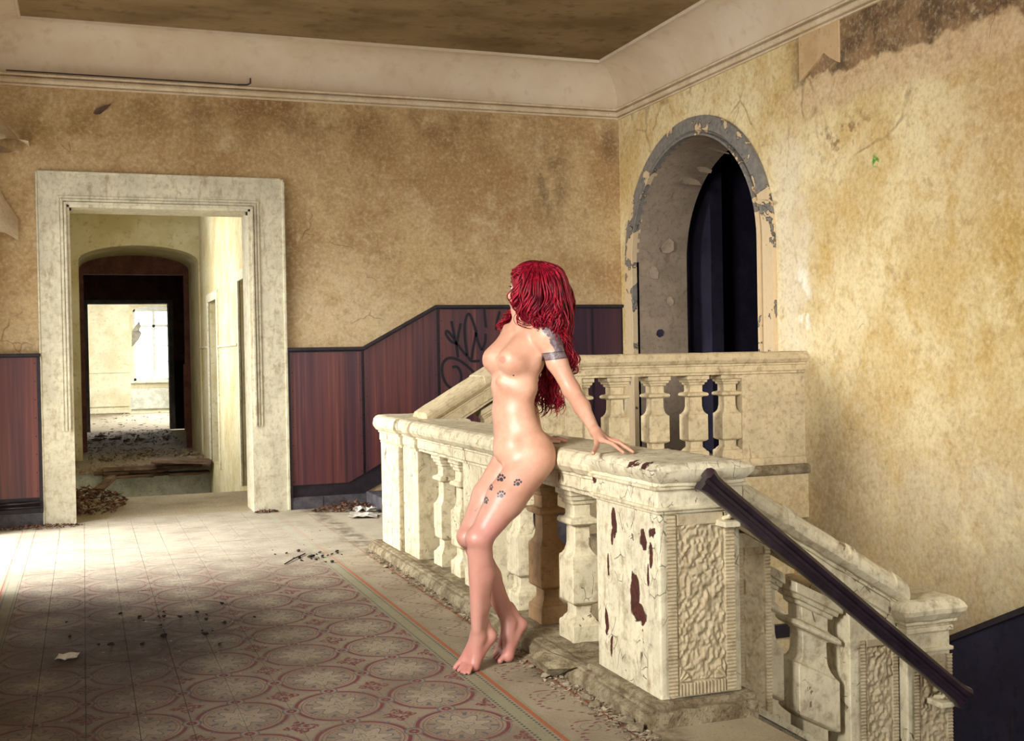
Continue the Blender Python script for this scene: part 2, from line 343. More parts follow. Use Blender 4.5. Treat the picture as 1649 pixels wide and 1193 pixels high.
# ------------------------------------------------------------------ object helpers
def wpos(o):
    p = Vector((0, 0, 0))
    while o is not None: p += o.location; o = o.parent
    return p
def link(name, me, mt=None, parent=None):
    o = bpy.data.objects.new(name, me); COL.objects.link(o)
    if mt is not None:
        for k in (mt if isinstance(mt, (list, tuple)) else [mt]): me.materials.append(MT[k] if isinstance(k, str) else k)
    if parent is not None: o.parent = parent
    return o
def tag(o, label=None, cat=None, group=None, kind=None):
    if label: o['label'] = label
    if cat: o['category'] = cat
    if group: o['group'] = group
    if kind: o['kind'] = kind
    return o
def root(name, loc, label, cat, group=None):
    o = bpy.data.objects.new(name, None); COL.objects.link(o); o.location = loc; o.empty_display_size = .1
    return tag(o, label, cat, group)
class MB:
    """collects shapes into one mesh"""
    def __init__(s): s.v = []; s.f = []
    def add(s, vs, fs):
        n = len(s.v); s.v += [tuple(v) for v in vs]; s.f += [tuple(i+n for i in f) for f in fs]; return s
    def box(s, x0, x1, y0, y1, z0, z1, b=0.0, shear=None):
        if b > 0:
            bm = bmesh.new(); bmesh.ops.create_cube(bm, size=1)
            for v in bm.verts: v.co = Vector(((x0+x1)/2+v.co.x*(x1-x0), (y0+y1)/2+v.co.y*(y1-y0), (z0+z1)/2+v.co.z*(z1-z0)))
            bmesh.ops.bevel(bm, geom=bm.edges[:], offset=b, segments=2, profile=.5, affect='EDGES')
            vs = [v.co.copy() for v in bm.verts]; bm.verts.index_update(); fs = [[v.index for v in f.verts] for f in bm.faces]; bm.free()
        else:
            vs = [Vector(p) for p in ((x0, y0, z0), (x1, y0, z0), (x1, y1, z0), (x0, y1, z0), (x0, y0, z1), (x1, y0, z1), (x1, y1, z1), (x0, y1, z1))]
            fs = [(0, 3, 2, 1), (4, 5, 6, 7), (0, 1, 5, 4), (1, 2, 6, 5), (2, 3, 7, 6), (3, 0, 4, 7)]
        if shear: vs = [Vector((v[0], v[1], v[2]+shear[1]*(v[0]-shear[0]))) for v in vs]
        return s.add(vs, fs)
    def stack(s, cx, cy, rings):
        """square-section baluster: rings of (half x, half y, z)"""
        vs = []; fs = []
        for hx, hy, z in rings: vs += [(cx-hx, cy-hy, z), (cx+hx, cy-hy, z), (cx+hx, cy+hy, z), (cx-hx, cy+hy, z)]
        for i in range(len(rings)-1):
            for k in range(4): fs.append((4*i+k, 4*i+(k+1) % 4, 4*i+4+(k+1) % 4, 4*i+4+k))
        fs.append((3, 2, 1, 0)); n = 4*(len(rings)-1); fs.append((n, n+1, n+2, n+3))
        return s.add(vs, fs)
    def prism(s, prof, axis, a0, a1, shear=0.0, sx0=0.0):
        """prof: closed outline of (p, z) pairs; axis 'x': outline in (y, z); axis 'y': outline in (x, z); shear tilts z along the axis"""
        vs = []; n = len(prof)
        for a in (a0, a1):
            for p, z in prof: vs.append((a, p, z+shear*(a-sx0)) if axis == 'x' else (p, a, z+shear*(a-sx0)))
        fs = [(i, (i+1) % n, n+(i+1) % n, n+i) for i in range(n)] + [tuple(range(n))[::-1], tuple(range(n, 2*n))]
        return s.add(vs, fs)
    def tube(s, pts, rad, n=8, cap=True):
        pts = [Vector(p) for p in pts]; rs = rad if hasattr(rad, '__len__') else [rad]*len(pts)
        base = len(s.v); up = None
        for i, p in enumerate(pts):
            t = (pts[min(i+1, len(pts)-1)]-pts[max(i-1, 0)]).normalized()
            if up is None: up = t.orthogonal().normalized()
            up = (up-t*up.dot(t)); up = up.normalized() if up.length > 1e-6 else t.orthogonal().normalized()
            b = t.cross(up)
            for k in range(n):
                a = 2*math.pi*k/n; s.v.append(tuple(p+(up*math.cos(a)+b*math.sin(a))*rs[i]))
        for i in range(len(pts)-1):
            for k in range(n):
                s.f.append((base+i*n+k, base+i*n+(k+1) % n, base+(i+1)*n+(k+1) % n, base+(i+1)*n+k))
        if cap:
            s.f.append(tuple(base+k for k in range(n))[::-1]); e = base+(len(pts)-1)*n; s.f.append(tuple(e+k for k in range(n)))
        return s
    def build(s, name, mt=None, parent=None, smooth=False, off=None):
        me = bpy.data.meshes.new(name)
        o0 = Vector(off) if off is not None else wpos(parent)
        me.from_pydata([(v[0]-o0[0], v[1]-o0[1], v[2]-o0[2]) for v in s.v], [], s.f)
        bm = bmesh.new(); bm.from_mesh(me); bmesh.ops.recalc_face_normals(bm, faces=bm.faces[:]); bm.to_mesh(me); bm.free()
        if smooth:
            me.shade_smooth()
        o = link(name, me, mt, parent)
        if smooth == 'auto':
            me.set_sharp_from_angle(angle=math.radians(38))
        if off is not None: o.location = o0-wpos(parent)
        return o
def roughen(o, amt, scale=30, seed=0, keep=None):
    me = o.data; rr = np.random.default_rng(seed)
    from mathutils import noise as mn
    for v in me.vertices:
        q = Vector(v.co)*scale
        v.co += Vector((mn.noise(q), mn.noise(q+Vector((31, 0, 0))), mn.noise(q+Vector((0, 47, 0)))))*amt
def subdiv(o, cuts_len):
    bm = bmesh.new(); bm.from_mesh(o.data)
    for _ in range(6):
        es = [e for e in bm.edges if e.calc_length() > cuts_len]
        if not es: break
        bmesh.ops.subdivide_edges(bm, edges=es, cuts=1, use_grid_fill=True)
    bmesh.ops.triangulate(bm, faces=[f for f in bm.faces if len(f.verts) > 4])
    bm.to_mesh(o.data); bm.free()
# ------------------------------------------------------------------ the room shell
XL, XR_, YB, YF = -.72, 4.64, 9.68, -3.4
def S(o, label): return tag(o, label, kind='structure')
def wall_boxes(mb, along, a0, a1, t0, t1, z0, z1, holes):
    """a wall with rectangular holes: along 'x' or 'y', holes (a0, a1, z0, z1)"""
    xs = sorted({a0, a1, *[h[0] for h in holes], *[h[1] for h in holes]})
    for i in range(len(xs)-1):
        u0, u1 = xs[i], xs[i+1]; zs = [z0]
        hs = sorted([h for h in holes if h[0] <= u0+1e-6 and h[1] >= u1-1e-6], key=lambda h: h[2])
        cur = z0
        for h in hs:
            if h[2] > cur+1e-6:
                mb.box(*((u0, u1, t0, t1) if along == 'x' else (t0, t1, u0, u1)), cur, h[2])
            cur = h[3]
        if cur < z1-1e-6: mb.box(*((u0, u1, t0, t1) if along == 'x' else (t0, t1, u0, u1)), cur, z1)
    return mb

wall_back = S(wall_boxes(MB(), 'x', XL-.3, XR_+.6, YB, 10.05, -.02, 3.45, [(-.094, 1.303, -.02, 2.47)]).build('wall_back', 'wall_a'), 'ochre mottled plaster wall with the open doorway')

def arch_wall(name, mt, axis, t0, t1, a0, a1, z0, z1, o0, o1, zb, zs, rise, n=24, mt2=None):
    """wall with an arched opening (o0..o1, sill zb, springing zs, rise); axis 'x' runs along x, 'y' along y"""
    cx, hw = (o0+o1)/2, (o1-o0)/2
    arc = [(cx-hw*math.cos(math.pi*i/n), zs+rise*math.sin(math.pi*i/n)) for i in range(n+1)]
    mb = MB()
    def P3(a, t, z): return (a, t, z) if axis == 'x' else (t, a, z)
    def quad(pts, t): mb.add([P3(a, t, z) for a, z in pts], [tuple(range(len(pts)))])
    for t in (t0, t1):
        quad([(a0, z0), (o0, z0), (o0, z1), (a0, z1)], t); quad([(o1, z0), (a1, z0), (a1, z1), (o1, z1)], t)
        if zb > z0: quad([(o0, z0), (o1, z0), (o1, zb), (o0, zb)], t)
        for i in range(n):
            quad([arc[i], arc[i+1], (arc[i+1][0], z1), (arc[i][0], z1)], t)
    o = mb.build(name, mt)
    rv = MB(); path = [(o0, zb)]+arc+[(o1, zb)]
    for (p, q) in zip(path[:-1], path[1:]):
        rv.add([P3(p[0], t0, p[1]), P3(q[0], t0, q[1]), P3(q[0], t1, q[1]), P3(p[0], t1, p[1])], [(0, 1, 2, 3)])
    if zb > z0: rv.add([P3(o0, t0, zb), P3(o1, t0, zb), P3(o1, t1, zb), P3(o0, t1, zb)], [(0, 1, 2, 3)])
    rv.build('arch_reveal', mt2 or mt, o)
    return o, arc
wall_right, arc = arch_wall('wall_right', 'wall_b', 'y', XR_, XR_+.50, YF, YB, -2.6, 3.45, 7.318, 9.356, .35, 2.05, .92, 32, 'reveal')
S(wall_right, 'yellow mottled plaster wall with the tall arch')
# archivolt round the arch, a raised band with an inner bead
def arch_band(cx, rads, zs, zb, x, n=36):
    pts = []
    for hw, rise, dx in rads:
        row = [(x-dx, cx-hw, zb)]+[(x-dx, cx-hw*math.cos(math.pi*i/n), zs+rise*math.sin(math.pi*i/n)) for i in range(n+1)]+[(x-dx, cx+hw, zb)]
        pts.append(row)
    mb = MB(); k = len(pts[0]); vs = [p for r in pts for p in r]; fs = []
    for j in range(len(pts)-1):
        for i in range(k-1): fs.append((j*k+i, j*k+i+1, (j+1)*k+i+1, (j+1)*k+i))
    return mb.add(vs, fs)
acx = (7.318+9.356)/2
band = arch_band(acx, [(1.20, 1.075, -.01), (1.20, 1.075, .03), (1.075, .965, .035), (1.06, .95, .012), (1.05, .94, .012), (1.045, .935, .045), (1.019, .92, .045), (1.019, .92, -.02)], 2.05, .35, XR_)
ob = band.build('trim_1', 'archivolt', None); S(ob, 'flaking moulded band round the tall arch')
# flakes curling off the arch and its soffit
def flake(name, c, n, u, w, h, curl, mt, parent, seed, thick=.004):
    rr = random.Random(seed); c, n, u = Vector(c), Vector(n).normalized(), Vector(u).normalized(); v = n.cross(u)
    k = 7; ring = [(rr.uniform(.65, 1)*math.cos(2*math.pi*i/k+rr.uniform(-.2, .2)), rr.uniform(.65, 1)*math.sin(2*math.pi*i/k+rr.uniform(-.2, .2))) for i in range(k)]
    vs = []
    for s_ in (0, 1):
        for sc in (1, .5):
            for a, b in ring:
                a2, b2 = a*sc, b*sc
                vs.append(c+u*a2*w+v*b2*h+n*(curl*(a2*.5+.5)**2+.004+s_*thick))
        vs.append(c+n*(curl*.25+.004+s_*thick))
    fs = []
    for s_ in (0, 1):
        o_ = s_*(2*k+1)
        for i in range(k):
            j = (i+1) % k; fs.append((o_+i, o_+j, o_+k+j, o_+k+i)); fs.append((o_+k+i, o_+k+j, o_+2*k))
    for i in range(k): j = (i+1) % k; fs.append((i, j, 2*k+1+j, 2*k+1+i))
    return MB().add(vs, fs).build(name, mt, parent)
for i, (y, z, w_, h_) in enumerate([(8.85, 2.72, .12, .05), (8.6, 2.78, .1, .05), (9.28, 2.2, .06, .1), (8.35, 2.90, .14, .03)]):
    flake('plaster_flake', (4.90, y, z), (0, (acx-y)*.9, -.8), (1, .1, 0), w_, h_, .05, 'reveal', wall_right, i)
for i, (x, z, w_, h_) in enumerate([(4.85, 1.42, .04, .05), (4.8, 1.95, .05, .08), (4.95, 1.7, .04, .06)]):
    flake('plaster_flake', (x, 9.345, z), (0, -1, 0), (1, 0, .2), w_, h_, .02, ['navy', 'reveal', 'reveal'][i], wall_right, 40+i)
for i, (y, z, w_, h_, cu_) in enumerate([(7.21, 2.30, .03, .13, .015), (9.40, 1.7, .03, .10, .01), (9.40, 2.35, .03, .08, .01)]):
    flake('plaster_flake', (4.602, y, z), (-1, 0, 0), (0, -.1, .9), w_, h_, cu_, 'archivolt', ob, 60+i)
# plaster patch left under the cornice
pp = MB().add([(4.625, 6.80, 3.39), (4.625, 6.36, 3.39), (4.625, 6.36, 3.10), (4.625, 6.45, 3.15), (4.625, 6.52, 3.20), (4.625, 6.60, 3.16), (4.625, 6.80, 3.07),
               (4.64, 6.80, 3.39), (4.64, 6.36, 3.39), (4.64, 6.36, 3.10), (4.64, 6.45, 3.15), (4.64, 6.52, 3.20), (4.64, 6.60, 3.16), (4.64, 6.80, 3.07)],
              [tuple(range(7))]+[(i, (i+1) % 7, 7+(i+1) % 7, 7+i) for i in range(7)]).build('plaster_patch', 'patch', wall_right)
# dark room behind the arch
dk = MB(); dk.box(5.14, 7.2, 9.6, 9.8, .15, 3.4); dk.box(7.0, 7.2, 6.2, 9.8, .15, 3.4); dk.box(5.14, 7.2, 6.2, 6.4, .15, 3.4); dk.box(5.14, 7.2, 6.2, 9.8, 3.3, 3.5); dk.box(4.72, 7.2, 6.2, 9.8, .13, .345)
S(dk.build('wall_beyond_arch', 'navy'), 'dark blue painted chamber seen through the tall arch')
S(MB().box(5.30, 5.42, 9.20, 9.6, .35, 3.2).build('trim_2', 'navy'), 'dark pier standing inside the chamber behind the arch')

wl = wall_boxes(MB(), 'y', YF, YB, XL-.3, XL, -.02, 3.45, [(1.6, 3.5, 1.05, 2.9), (7.05, 9.25, 0, 2.75)])
wall_left = S(wl.build('wall_left', 'wall_a'), 'plaster wall with window and garden door openings at the left')
wn = wall_boxes(MB(), 'x', XL-.3, XR_+.5, YF-.3, YF, -1.2, 3.45, [(0, 1.8, .6, 3.0), (2.4, 4.2, .6, 3.0)])
S(wn.build('wall_front', 'wall_a'), 'plaster wall with wide windows behind the viewer')

# cornice moulding, cove and ceiling
def ring_trim(side, prof, mt, name, label):
    """prof: (inset, z); side picks the stretch of the room's outline"""
    mb = MB(); n = len(prof); vs = []
    for d, z in prof:
        c = {'back': ((XL+d, YB-d), (XR_-d, YB-d)), 'right': ((XR_-d, YB-d), (XR_-d, YF+d)), 'front': ((XR_-d, YF+d), (XL+d, YF+d)), 'left': ((XL+d, YF+d), (XL+d, YB-d))}[side]
        vs += [(*c[0], z), (*c[1], z)]
    fs = [(2*i, 2*i+1, 2*i+3, 2*i+2) for i in range(n-1)]
    o = mb.add(vs, fs).build(name, mt, None, 'auto'); return S(o, label)
mold = [(0, 3.372), (.016, 3.373), (.018, 3.383), (.004, 3.385), (.004, 3.391), (.034, 3.394), (.044, 3.404), (.046, 3.418), (.040, 3.430), (.012, 3.434), (.012, 3.440), (.050, 3.445), (.054, 3.456), (.046, 3.466), (.006, 3.468), (.006, 3.475), (0, 3.475)]
cove = [(0, 3.40)]+[(.012+.30*(1-math.cos(a)), 3.46+.34*math.sin(a)) for a in [math.pi/2*i/10 for i in range(11)]]+[(.325, 3.802), (.325, 3.79), (.345, 3.79), (.35, 3.815), (.36, 3.82)]
cove = [(0, 3.45)]+[(.012+.295*(1-math.cos(a)), 3.463+.335*math.sin(a)) for a in [math.pi/2*i/10 for i in range(11)]]+[(.322, 3.80), (.325, 3.788), (.342, 3.788), (.345, 3.815), (.36, 3.82)]
for i, (sd, lb) in enumerate([('back', 'over the doorway wall'), ('right', 'over the yellow arch wall'), ('left', 'over the left wall'), ('front', 'over the wall behind the viewer')]):
    ring_trim(sd, mold, 'mold', 'trim_%d' % (3+i), 'slim cream cornice moulding '+lb)
    ring_trim(sd, cove, 'cove', 'trim_%d' % (7+i), 'wide cream ceiling cove '+lb)
S(MB().box(XL, XR_, YF, YB, 3.80+.012, 4.0).build('ceiling', 'ceiling'), 'smoke-stained brown plaster ceiling')
S(MB().tube([(1.22, YB-.055, 3.47), (.5, YB-.055, 3.472), (-.5, YB-.055, 3.473)], .0045, 6).tube([(1.22, YB-.055, 3.47), (1.30, YB-.05, 3.475), (1.325, YB-.05, 3.49), (1.325, YB-.052, 3.53)], .006, 6).build('trim_11', 'black'), 'thin electric cable lying along the cornice')

# floor slab and tiles
fl = MB(); fl.box(XL, 2.12, YF, 3.42, -.25, -.006); fl.box(XL, 1.80, 3.42, 7.45, -.25, -.006); fl.box(XL, 2.22, 7.45, YB, -.25, -.006)
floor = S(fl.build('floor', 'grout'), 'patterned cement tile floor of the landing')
tw, tl = .17125, .1935
x0, y0 = 1.18-9*tw, 4.142-3*tl
def tile_mesh(w_, l_, nm):
    g = .0009; mb = MB().box(g, w_-g, g, l_-g, -.006, 0, 0)
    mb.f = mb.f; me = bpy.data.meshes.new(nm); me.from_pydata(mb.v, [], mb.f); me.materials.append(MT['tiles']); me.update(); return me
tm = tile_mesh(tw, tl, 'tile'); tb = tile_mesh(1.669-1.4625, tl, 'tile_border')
def place_tile(me, x, y):
    o = bpy.data.objects.new('tile', me); COL.objects.link(o); o.parent = floor
    o.location = (x, y, random.uniform(-.0007, .0004)); o.rotation_euler = (random.uniform(-.0015, .0015), random.uniform(-.0015, .0015), 0)
count = 0; rest = MB()
for j in range(34):
    y = y0+j*tl
    for i in range(10):
        x = x0+i*tw
        if count < 270 and (x > -.075*y-.25): place_tile(tm, x, y); count += 1
        else: rest.box(x+.0012, x+tw-.0012, y+.0012, y+tl-.0012, -.006, random.uniform(-.0006, .0003))
    if y < 7.2:
        if count < 300: place_tile(tb, 1.4625, y); count += 1
        else: rest.box(1.4637, 1.6678, y+.0012, y+tl-.0012, -.006, 0)
    else:
        rest.box(1.4637, 1.6678, y+.0012, y+tl-.0012, -.006, 0)
    rest.box(1.3525, 1.4615, y+.001, y+tl-.001, -.006, 0); rest.box(-.45, x0-.001, y+.001, y+tl-.001, -.006, 0); rest.box(XL, -.452, y, y+tl, -.006, -.0005)
    if y < 7.4: rest.box(1.6695, 1.80, y, y+tl-.001, -.006, -.0005)
    else: rest.box(1.6695, 2.22, y, y+tl-.001, -.006, -.0005)
rest.box(XL, 2.12, YF, y0-.002, -.006, 0)
rest.box(XL, 2.22, y0+34*tl, YB, -.006, -.0004)
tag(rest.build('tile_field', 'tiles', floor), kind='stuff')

# door casing of the big doorway
casing = MB()
for b_ in ((-.308, -.094, 0, 2.72), (1.303, 1.575, 0, 2.72), (-.094, 1.303, 2.47, 2.72)): casing.box(b_[0], b_[1], YB-.028, YB, b_[2], b_[3])
casing.box(-.094, -.076, YB-.028, 10.06, 0, 2.47); casing.box(1.285, 1.303, YB-.028, 10.06, 0, 2.47); casing.box(-.094, 1.303, YB-.028, 10.06, 2.452, 2.47)
door_1 = S(casing.build('door_1', 'door_paint'), 'wide cream casing round the open doorway')
bd = MB()
for k, (e, d) in enumerate([(.012, .050), (.036, .042), (.060, .036)]):
    for (xa, s_, zb) in ((-.094-e, 1, .72), (1.303+e, -1, .70)): bd.box(xa-.009, xa+.009, YB-d, YB-.027, zb, 2.47+e+.009, .003)
    bd.box(-.094-e, 1.303+e, YB-d, YB-.027, 2.47+e-.009, 2.47+e+.009, .003)
bd.build('casing_bead', 'door_paint', door_1)
MB().box(-.115, -.098, YB-.034, YB-.026, 2.47, 2.50).box(1.27, 1.30, YB-.0, YB+.02, 2.425, 2.45).box(-.09, -.06, YB, YB+.02, 2.43, 2.45).build('hinge', 'black', door_1)
oe = MB(); oe.box(1.560, 1.582, YB-.04, YB-.0, .0, 2.70, .004); oe.box(-.314, -.300, YB-.036, YB, .0, 2.72, .004); oe.box(-.30, 1.55, YB-.034, YB, 2.712, 2.728, .003)
oe.build('casing_edge', 'door_paint', door_1)

# wainscot along the back wall
def panel(name, poly, parent, y1=YB, t=.022, mt='wood'):
    return MB().prism(poly, 'y', y1-t, y1, 0).build(name, mt, parent)
wn_root = MB()
wn_root.prism([(1.585, .10), (2.20, .10), (2.9, .45), (4.64, .45), (4.64, 1.66), (2.86, 1.66), (2.21, 1.31), (1.585, 1.31)], 'y', YB-.012, YB)
wains = S(wn_root.build('trim_12', 'black'), 'mahogany wainscot climbing beside the stair behind the woman')
zt = lambda x: 1.31+max(0, min(x, 2.86)-2.21)*.5385
def zb_(x): return .20 if x < 2.07 else min(.20+(x-2.07)*.52, .62)
pan = []
for xa, xb in ((1.60, 2.20), (2.225, 2.865), (2.895, 3.62), (3.645, 4.32), (4.345, 4.62)):
    xs = [xa, xb]+[v for v in (2.07, 2.21, 2.86, 2.877) if xa < v < xb]
    xs = sorted(xs); pts = [(x, zb_(x)) for x in xs]+[(x, zt(x)-.012) for x in reversed(xs)]
    pan.append(panel('panel', pts, wains))
for (xa, za, xb, zb2) in ((1.58, 1.325, 2.215, 1.325), (2.215, 1.325, 2.862, 1.674), (2.862, 1.674, 4.64, 1.674)):
    MB().prism([(YB-.045, -.012), (YB-.045, .008), (YB-.03, .014), (YB, .014), (YB, -.014), (YB-.03, -.016)], 'x', xa, xb, (zb2-za)/(xb-xa), xa).build('cap_rail', 'black', wains).location.z = za
MB().box(1.578, 1.60, YB-.035, YB, .10, 1.33).build('edge_strip', 'black', wains)
st_ = MB(); [st_.tube([(x, YB-.022, z), (x, YB-.026, z)], .005, 6) for x in (1.615, 2.185, 2.24, 2.85, 2.91, 3.6) for z in [zb_(x)+.03+k*.15 for k in range(8)] if z < zt(x)-.03]
tag(st_.build('panel_nail', 'black', wains), kind='stuff')
sk = MB(); sk.prism([(1.58, 0), (2.22, 0), (2.22, .10), (2.05, .10), (1.58, .10)], 'y', YB-.03, YB)
o_ = sk.build('baseboard_back', 'bottle'); S(o_, 'grey stone skirting under the mahogany wainscot')
MB().box(1.85, 1.853, YB-.032, YB-.029, .0, .10).build('joint', 'black', o_)
# the marker scrawl
def stroke(pts, rad, parent):
    pts = [Vector((x, YB-.024, z)) for x, z in pts]
    # catmull-rom
    out = []
    for i in range(len(pts)-1):
        p0, p1, p2, p3 = pts[max(i-1, 0)], pts[i], pts[i+1], pts[min(i+2, len(pts)-1)]
        for k in range(6):
            t = k/6; out.append(.5*((2*p1)+(-p0+p2)*t+(2*p0-5*p1+4*p2-p3)*t*t+(-p0+3*p1-3*p2+p3)*t**3))
    out.append(pts[-1]); mb = MB(); base = []
    for i, p in enumerate(out):
        t = (out[min(i+1, len(out)-1)]-out[max(i-1, 0)]).normalized(); n = Vector((t.z, 0, -t.x))*rad
        base += [p+n, p-n]
    fs = [(2*i, 2*i+1, 2*i+3, 2*i+2) for i in range(len(out)-1)]
    mb.add(base, fs); return mb
scrawl = [[(2.999, 1.547), (3.014, 1.471), (3.036, 1.363), (3.053, 1.232)], [(3.083, 1.528), (3.061, 1.439), (3.044, 1.363), (2.996, 1.371), (2.949, 1.433), (2.958, 1.464), (2.997, 1.425), (3.044, 1.355), (3.098, 1.285), (3.146, 1.231), (3.178, 1.199), (3.251, 1.198)], [(3.138, 1.246), (3.121, 1.385), (3.119, 1.5), (3.137, 1.585), (3.161, 1.608), (3.185, 1.569), (3.216, 1.476), (3.238, 1.368), (3.269, 1.29)], [(3.178, 1.215), (3.192, 1.307), (3.21, 1.384), (3.224, 1.469)], [(3.301, 1.653), (3.307, 1.568), (3.315, 1.487)], [(3.309, 1.437), (3.305, 1.367), (3.273, 1.29)], [(2.999, 1.149), (3.047, 1.148), (3.078, 1.086), (3.069, 1.017), (3.012, 0.965), (2.948, 0.997), (2.91, 1.082), (2.912, 1.174), (2.961, 1.226), (3.041, 1.217), (3.128, 1.162), (3.208, 1.083)], [(3.444, 1.63), (3.417, 1.536), (3.408, 1.467)], [(3.527, 1.645), (3.518, 1.598)]]
for i, s_ in enumerate(scrawl): stroke(s_, .012, None).build('scrawl_stroke', 'paint_mark', pan[2])

# short wainscot left of the doorway
wl2 = S(MB().box(XL, -.312, YB-.02, YB, .10, 1.31).build('trim_13', 'black'), 'mahogany wainscot panel left of the doorway')
panel('panel', [(XL, .22), (-.335, .22), (-.335, 1.295), (XL, 1.295)], wl2, YB-.012, .02)
MB().box(XL, -.305, YB-.05, YB, 1.30, 1.325, .005).build('cap_rail', 'black', wl2)
MB().tube([(XL, YB-.05, .175), (-.31, YB-.05, .185)], .012, 8).tube([(XL, YB-.05, .145), (-.31, YB-.05, .152)], .012, 8).build('pipe', 'rail_black', wl2, True)
MB().box(-.335, -.31, YB-.04, YB, .10, 1.3, .004).build('edge_strip', 'black', wl2)
nn = MB(); [nn.tube([(-.35, YB-.032, z), (-.35, YB-.035, z)], .005, 6) for z in [.27+k*.14 for k in range(8)]]; tag(nn.build('panel_nail', 'black', wl2), kind='stuff')
S(MB().box(XL, -.31, YB-.03, YB, 0, .10).build('baseboard_left', 'bottle'), 'grey skirting left of the doorway')
# peeling skin of paint at the far left
def curl_flake(pts_top, depth, parent):
    mb = MB(); vs = []; n = len(pts_top)
    for s_ in (0, .006):
        for i, (p, q) in enumerate(pts_top):
            p, q = Vector(p), Vector(q)
            for k in range(7):
                t = k/6; c = p.lerp(q, t); c.y -= depth*math.sin(t*math.pi*.55)*(1-.3*i/n)+s_; c.z += .03*t*t; vs.append(c)
    fs = []
    for s_ in range(2):
        for i in range(n-1):
            for k in range(6): a = s_*7*n+i*7+k; fs.append((a, a+1, a+8, a+7))
    return mb.add(vs, fs).build('peeling_paint', 'mold', parent, 'auto')
curl_flake([((-.60, 9.66, 3.17), (-.60, 9.64, 2.88)), ((-.50, 9.66, 3.06), (-.505, 9.6, 2.90)), ((-.42, 9.66, 2.96), (-.425, 9.6, 2.90)), ((-.345, 9.66, 2.90), (-.35, 9.63, 2.895))], .14, wall_back)
curl_flake([((-.60, 9.66, 2.93), (-.60, 9.6, 2.78)), ((-.52, 9.66, 2.89), (-.52, 9.6, 2.80)), ((-.42, 9.66, 2.85), (-.42, 9.62, 2.83))], .07, wall_back)
curl_flake([((-.60, 9.66, 2.66), (-.60, 9.5, 2.2)), ((-.53, 9.66, 2.5), (-.53, 9.55, 2.2)), ((-.44, 9.66, 2.35), (-.44, 9.62, 2.15))], .06, wall_back)
flake('tape_scrap', (.18, 9.672, 3.22), (0, -1, 0), (.82, 0, .5), .10, .028, .004, 'timber', wall_back, 5)

# upper flight beside the back wall and the upper landing
for k in range(3):
    S(MB().box(2.22+k*.24, 2.22+(k+1)*.24+(.02 if k < 2 else .01), 7.30, YB-.001, -.25 if k == 0 else .0, (k+1)*.1167, .012).build('trim_%d' % (14+k), 'bottle'), ['lowest', 'middle', 'top'][k]+' stone step of the short upper flight')
S(MB().box(2.95, XR_, 6.80, YB, .12, .35).box(2.2, 2.95, 6.9, 7.3, -.25, .35).build('floor_landing', 'bottle'), 'stone floor of the raised landing before the arch')
S(MB().box(2.98, XR_, 6.785, 6.80, .10, .40).build('trim_29', 'wall_b'), 'plastered edge of the raised landing')
S(MB().box(1.98, XR_, 6.97, 7.1, -2.6, .12).build('wall_stairwell_back', 'wall_b'), 'plaster wall under the raised landing')
S(MB().box(1.90, 2.0, 3.75, 7.1, -2.6, -.25).box(1.8, 2.2, 3.42, 3.75, -2.6, -.25).build('wall_stairwell_left', 'wall_a'), 'plaster side wall of the stairwell below the balustrade')
S(MB().box(1.8, XR_, 3.4, 7.1, -2.7, -2.6).build('floor_lower', 'navy'), 'dark floor at the foot of the stairwell')
S(MB().box(3.0, XR_, 1.9, 3.9, -1.2, -1.0).build('floor_half_landing', 'bottle'), 'stone half landing of the descending stair')
for k in range(6):
    S(MB().box(2.12+k*.16, 2.12+(k+1)*.16+.02, 1.9, 3.42, -1.3, -(k+1)*.155, .008).build('trim_%d' % (17+k), 'bottle'), 'stone step %s of the descending flight' % ['just below the floor edge', 'second down from the floor edge', 'third down from the floor edge', 'fourth down from the floor edge', 'fifth down from the floor edge', 'lowest, at the half landing'][k])
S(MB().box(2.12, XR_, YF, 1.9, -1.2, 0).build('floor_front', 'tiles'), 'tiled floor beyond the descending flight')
S(MB().box(2.12, XR_, 1.85, 1.9, -1.2, 0).build('wall_flight_side', 'wall_a'), 'side wall of the descending flight')
# dark wainscot on the yellow wall following the lower flight
sl = -.497
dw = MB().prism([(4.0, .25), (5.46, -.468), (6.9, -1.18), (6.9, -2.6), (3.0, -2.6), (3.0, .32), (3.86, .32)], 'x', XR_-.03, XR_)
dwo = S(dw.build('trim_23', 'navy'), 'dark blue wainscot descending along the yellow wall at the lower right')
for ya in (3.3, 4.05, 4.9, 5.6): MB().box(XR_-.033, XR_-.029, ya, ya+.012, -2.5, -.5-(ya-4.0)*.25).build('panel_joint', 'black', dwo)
MB().add([(XR_-.05, 3.86, .31), (XR_-.05, 3.86, .345), (XR_-.0, 3.86, .345), (XR_, 3.86, .31), (XR_-.05, 6.9, -1.19), (XR_-.05, 6.9, -1.155), (XR_, 6.9, -1.155), (XR_, 6.9, -1.19)],
         [(0, 1, 2, 3), (4, 7, 6, 5), (0, 4, 5, 1), (1, 5, 6, 2), (2, 6, 7, 3), (3, 7, 4, 0)]).build('cap_rail', 'black', dwo)

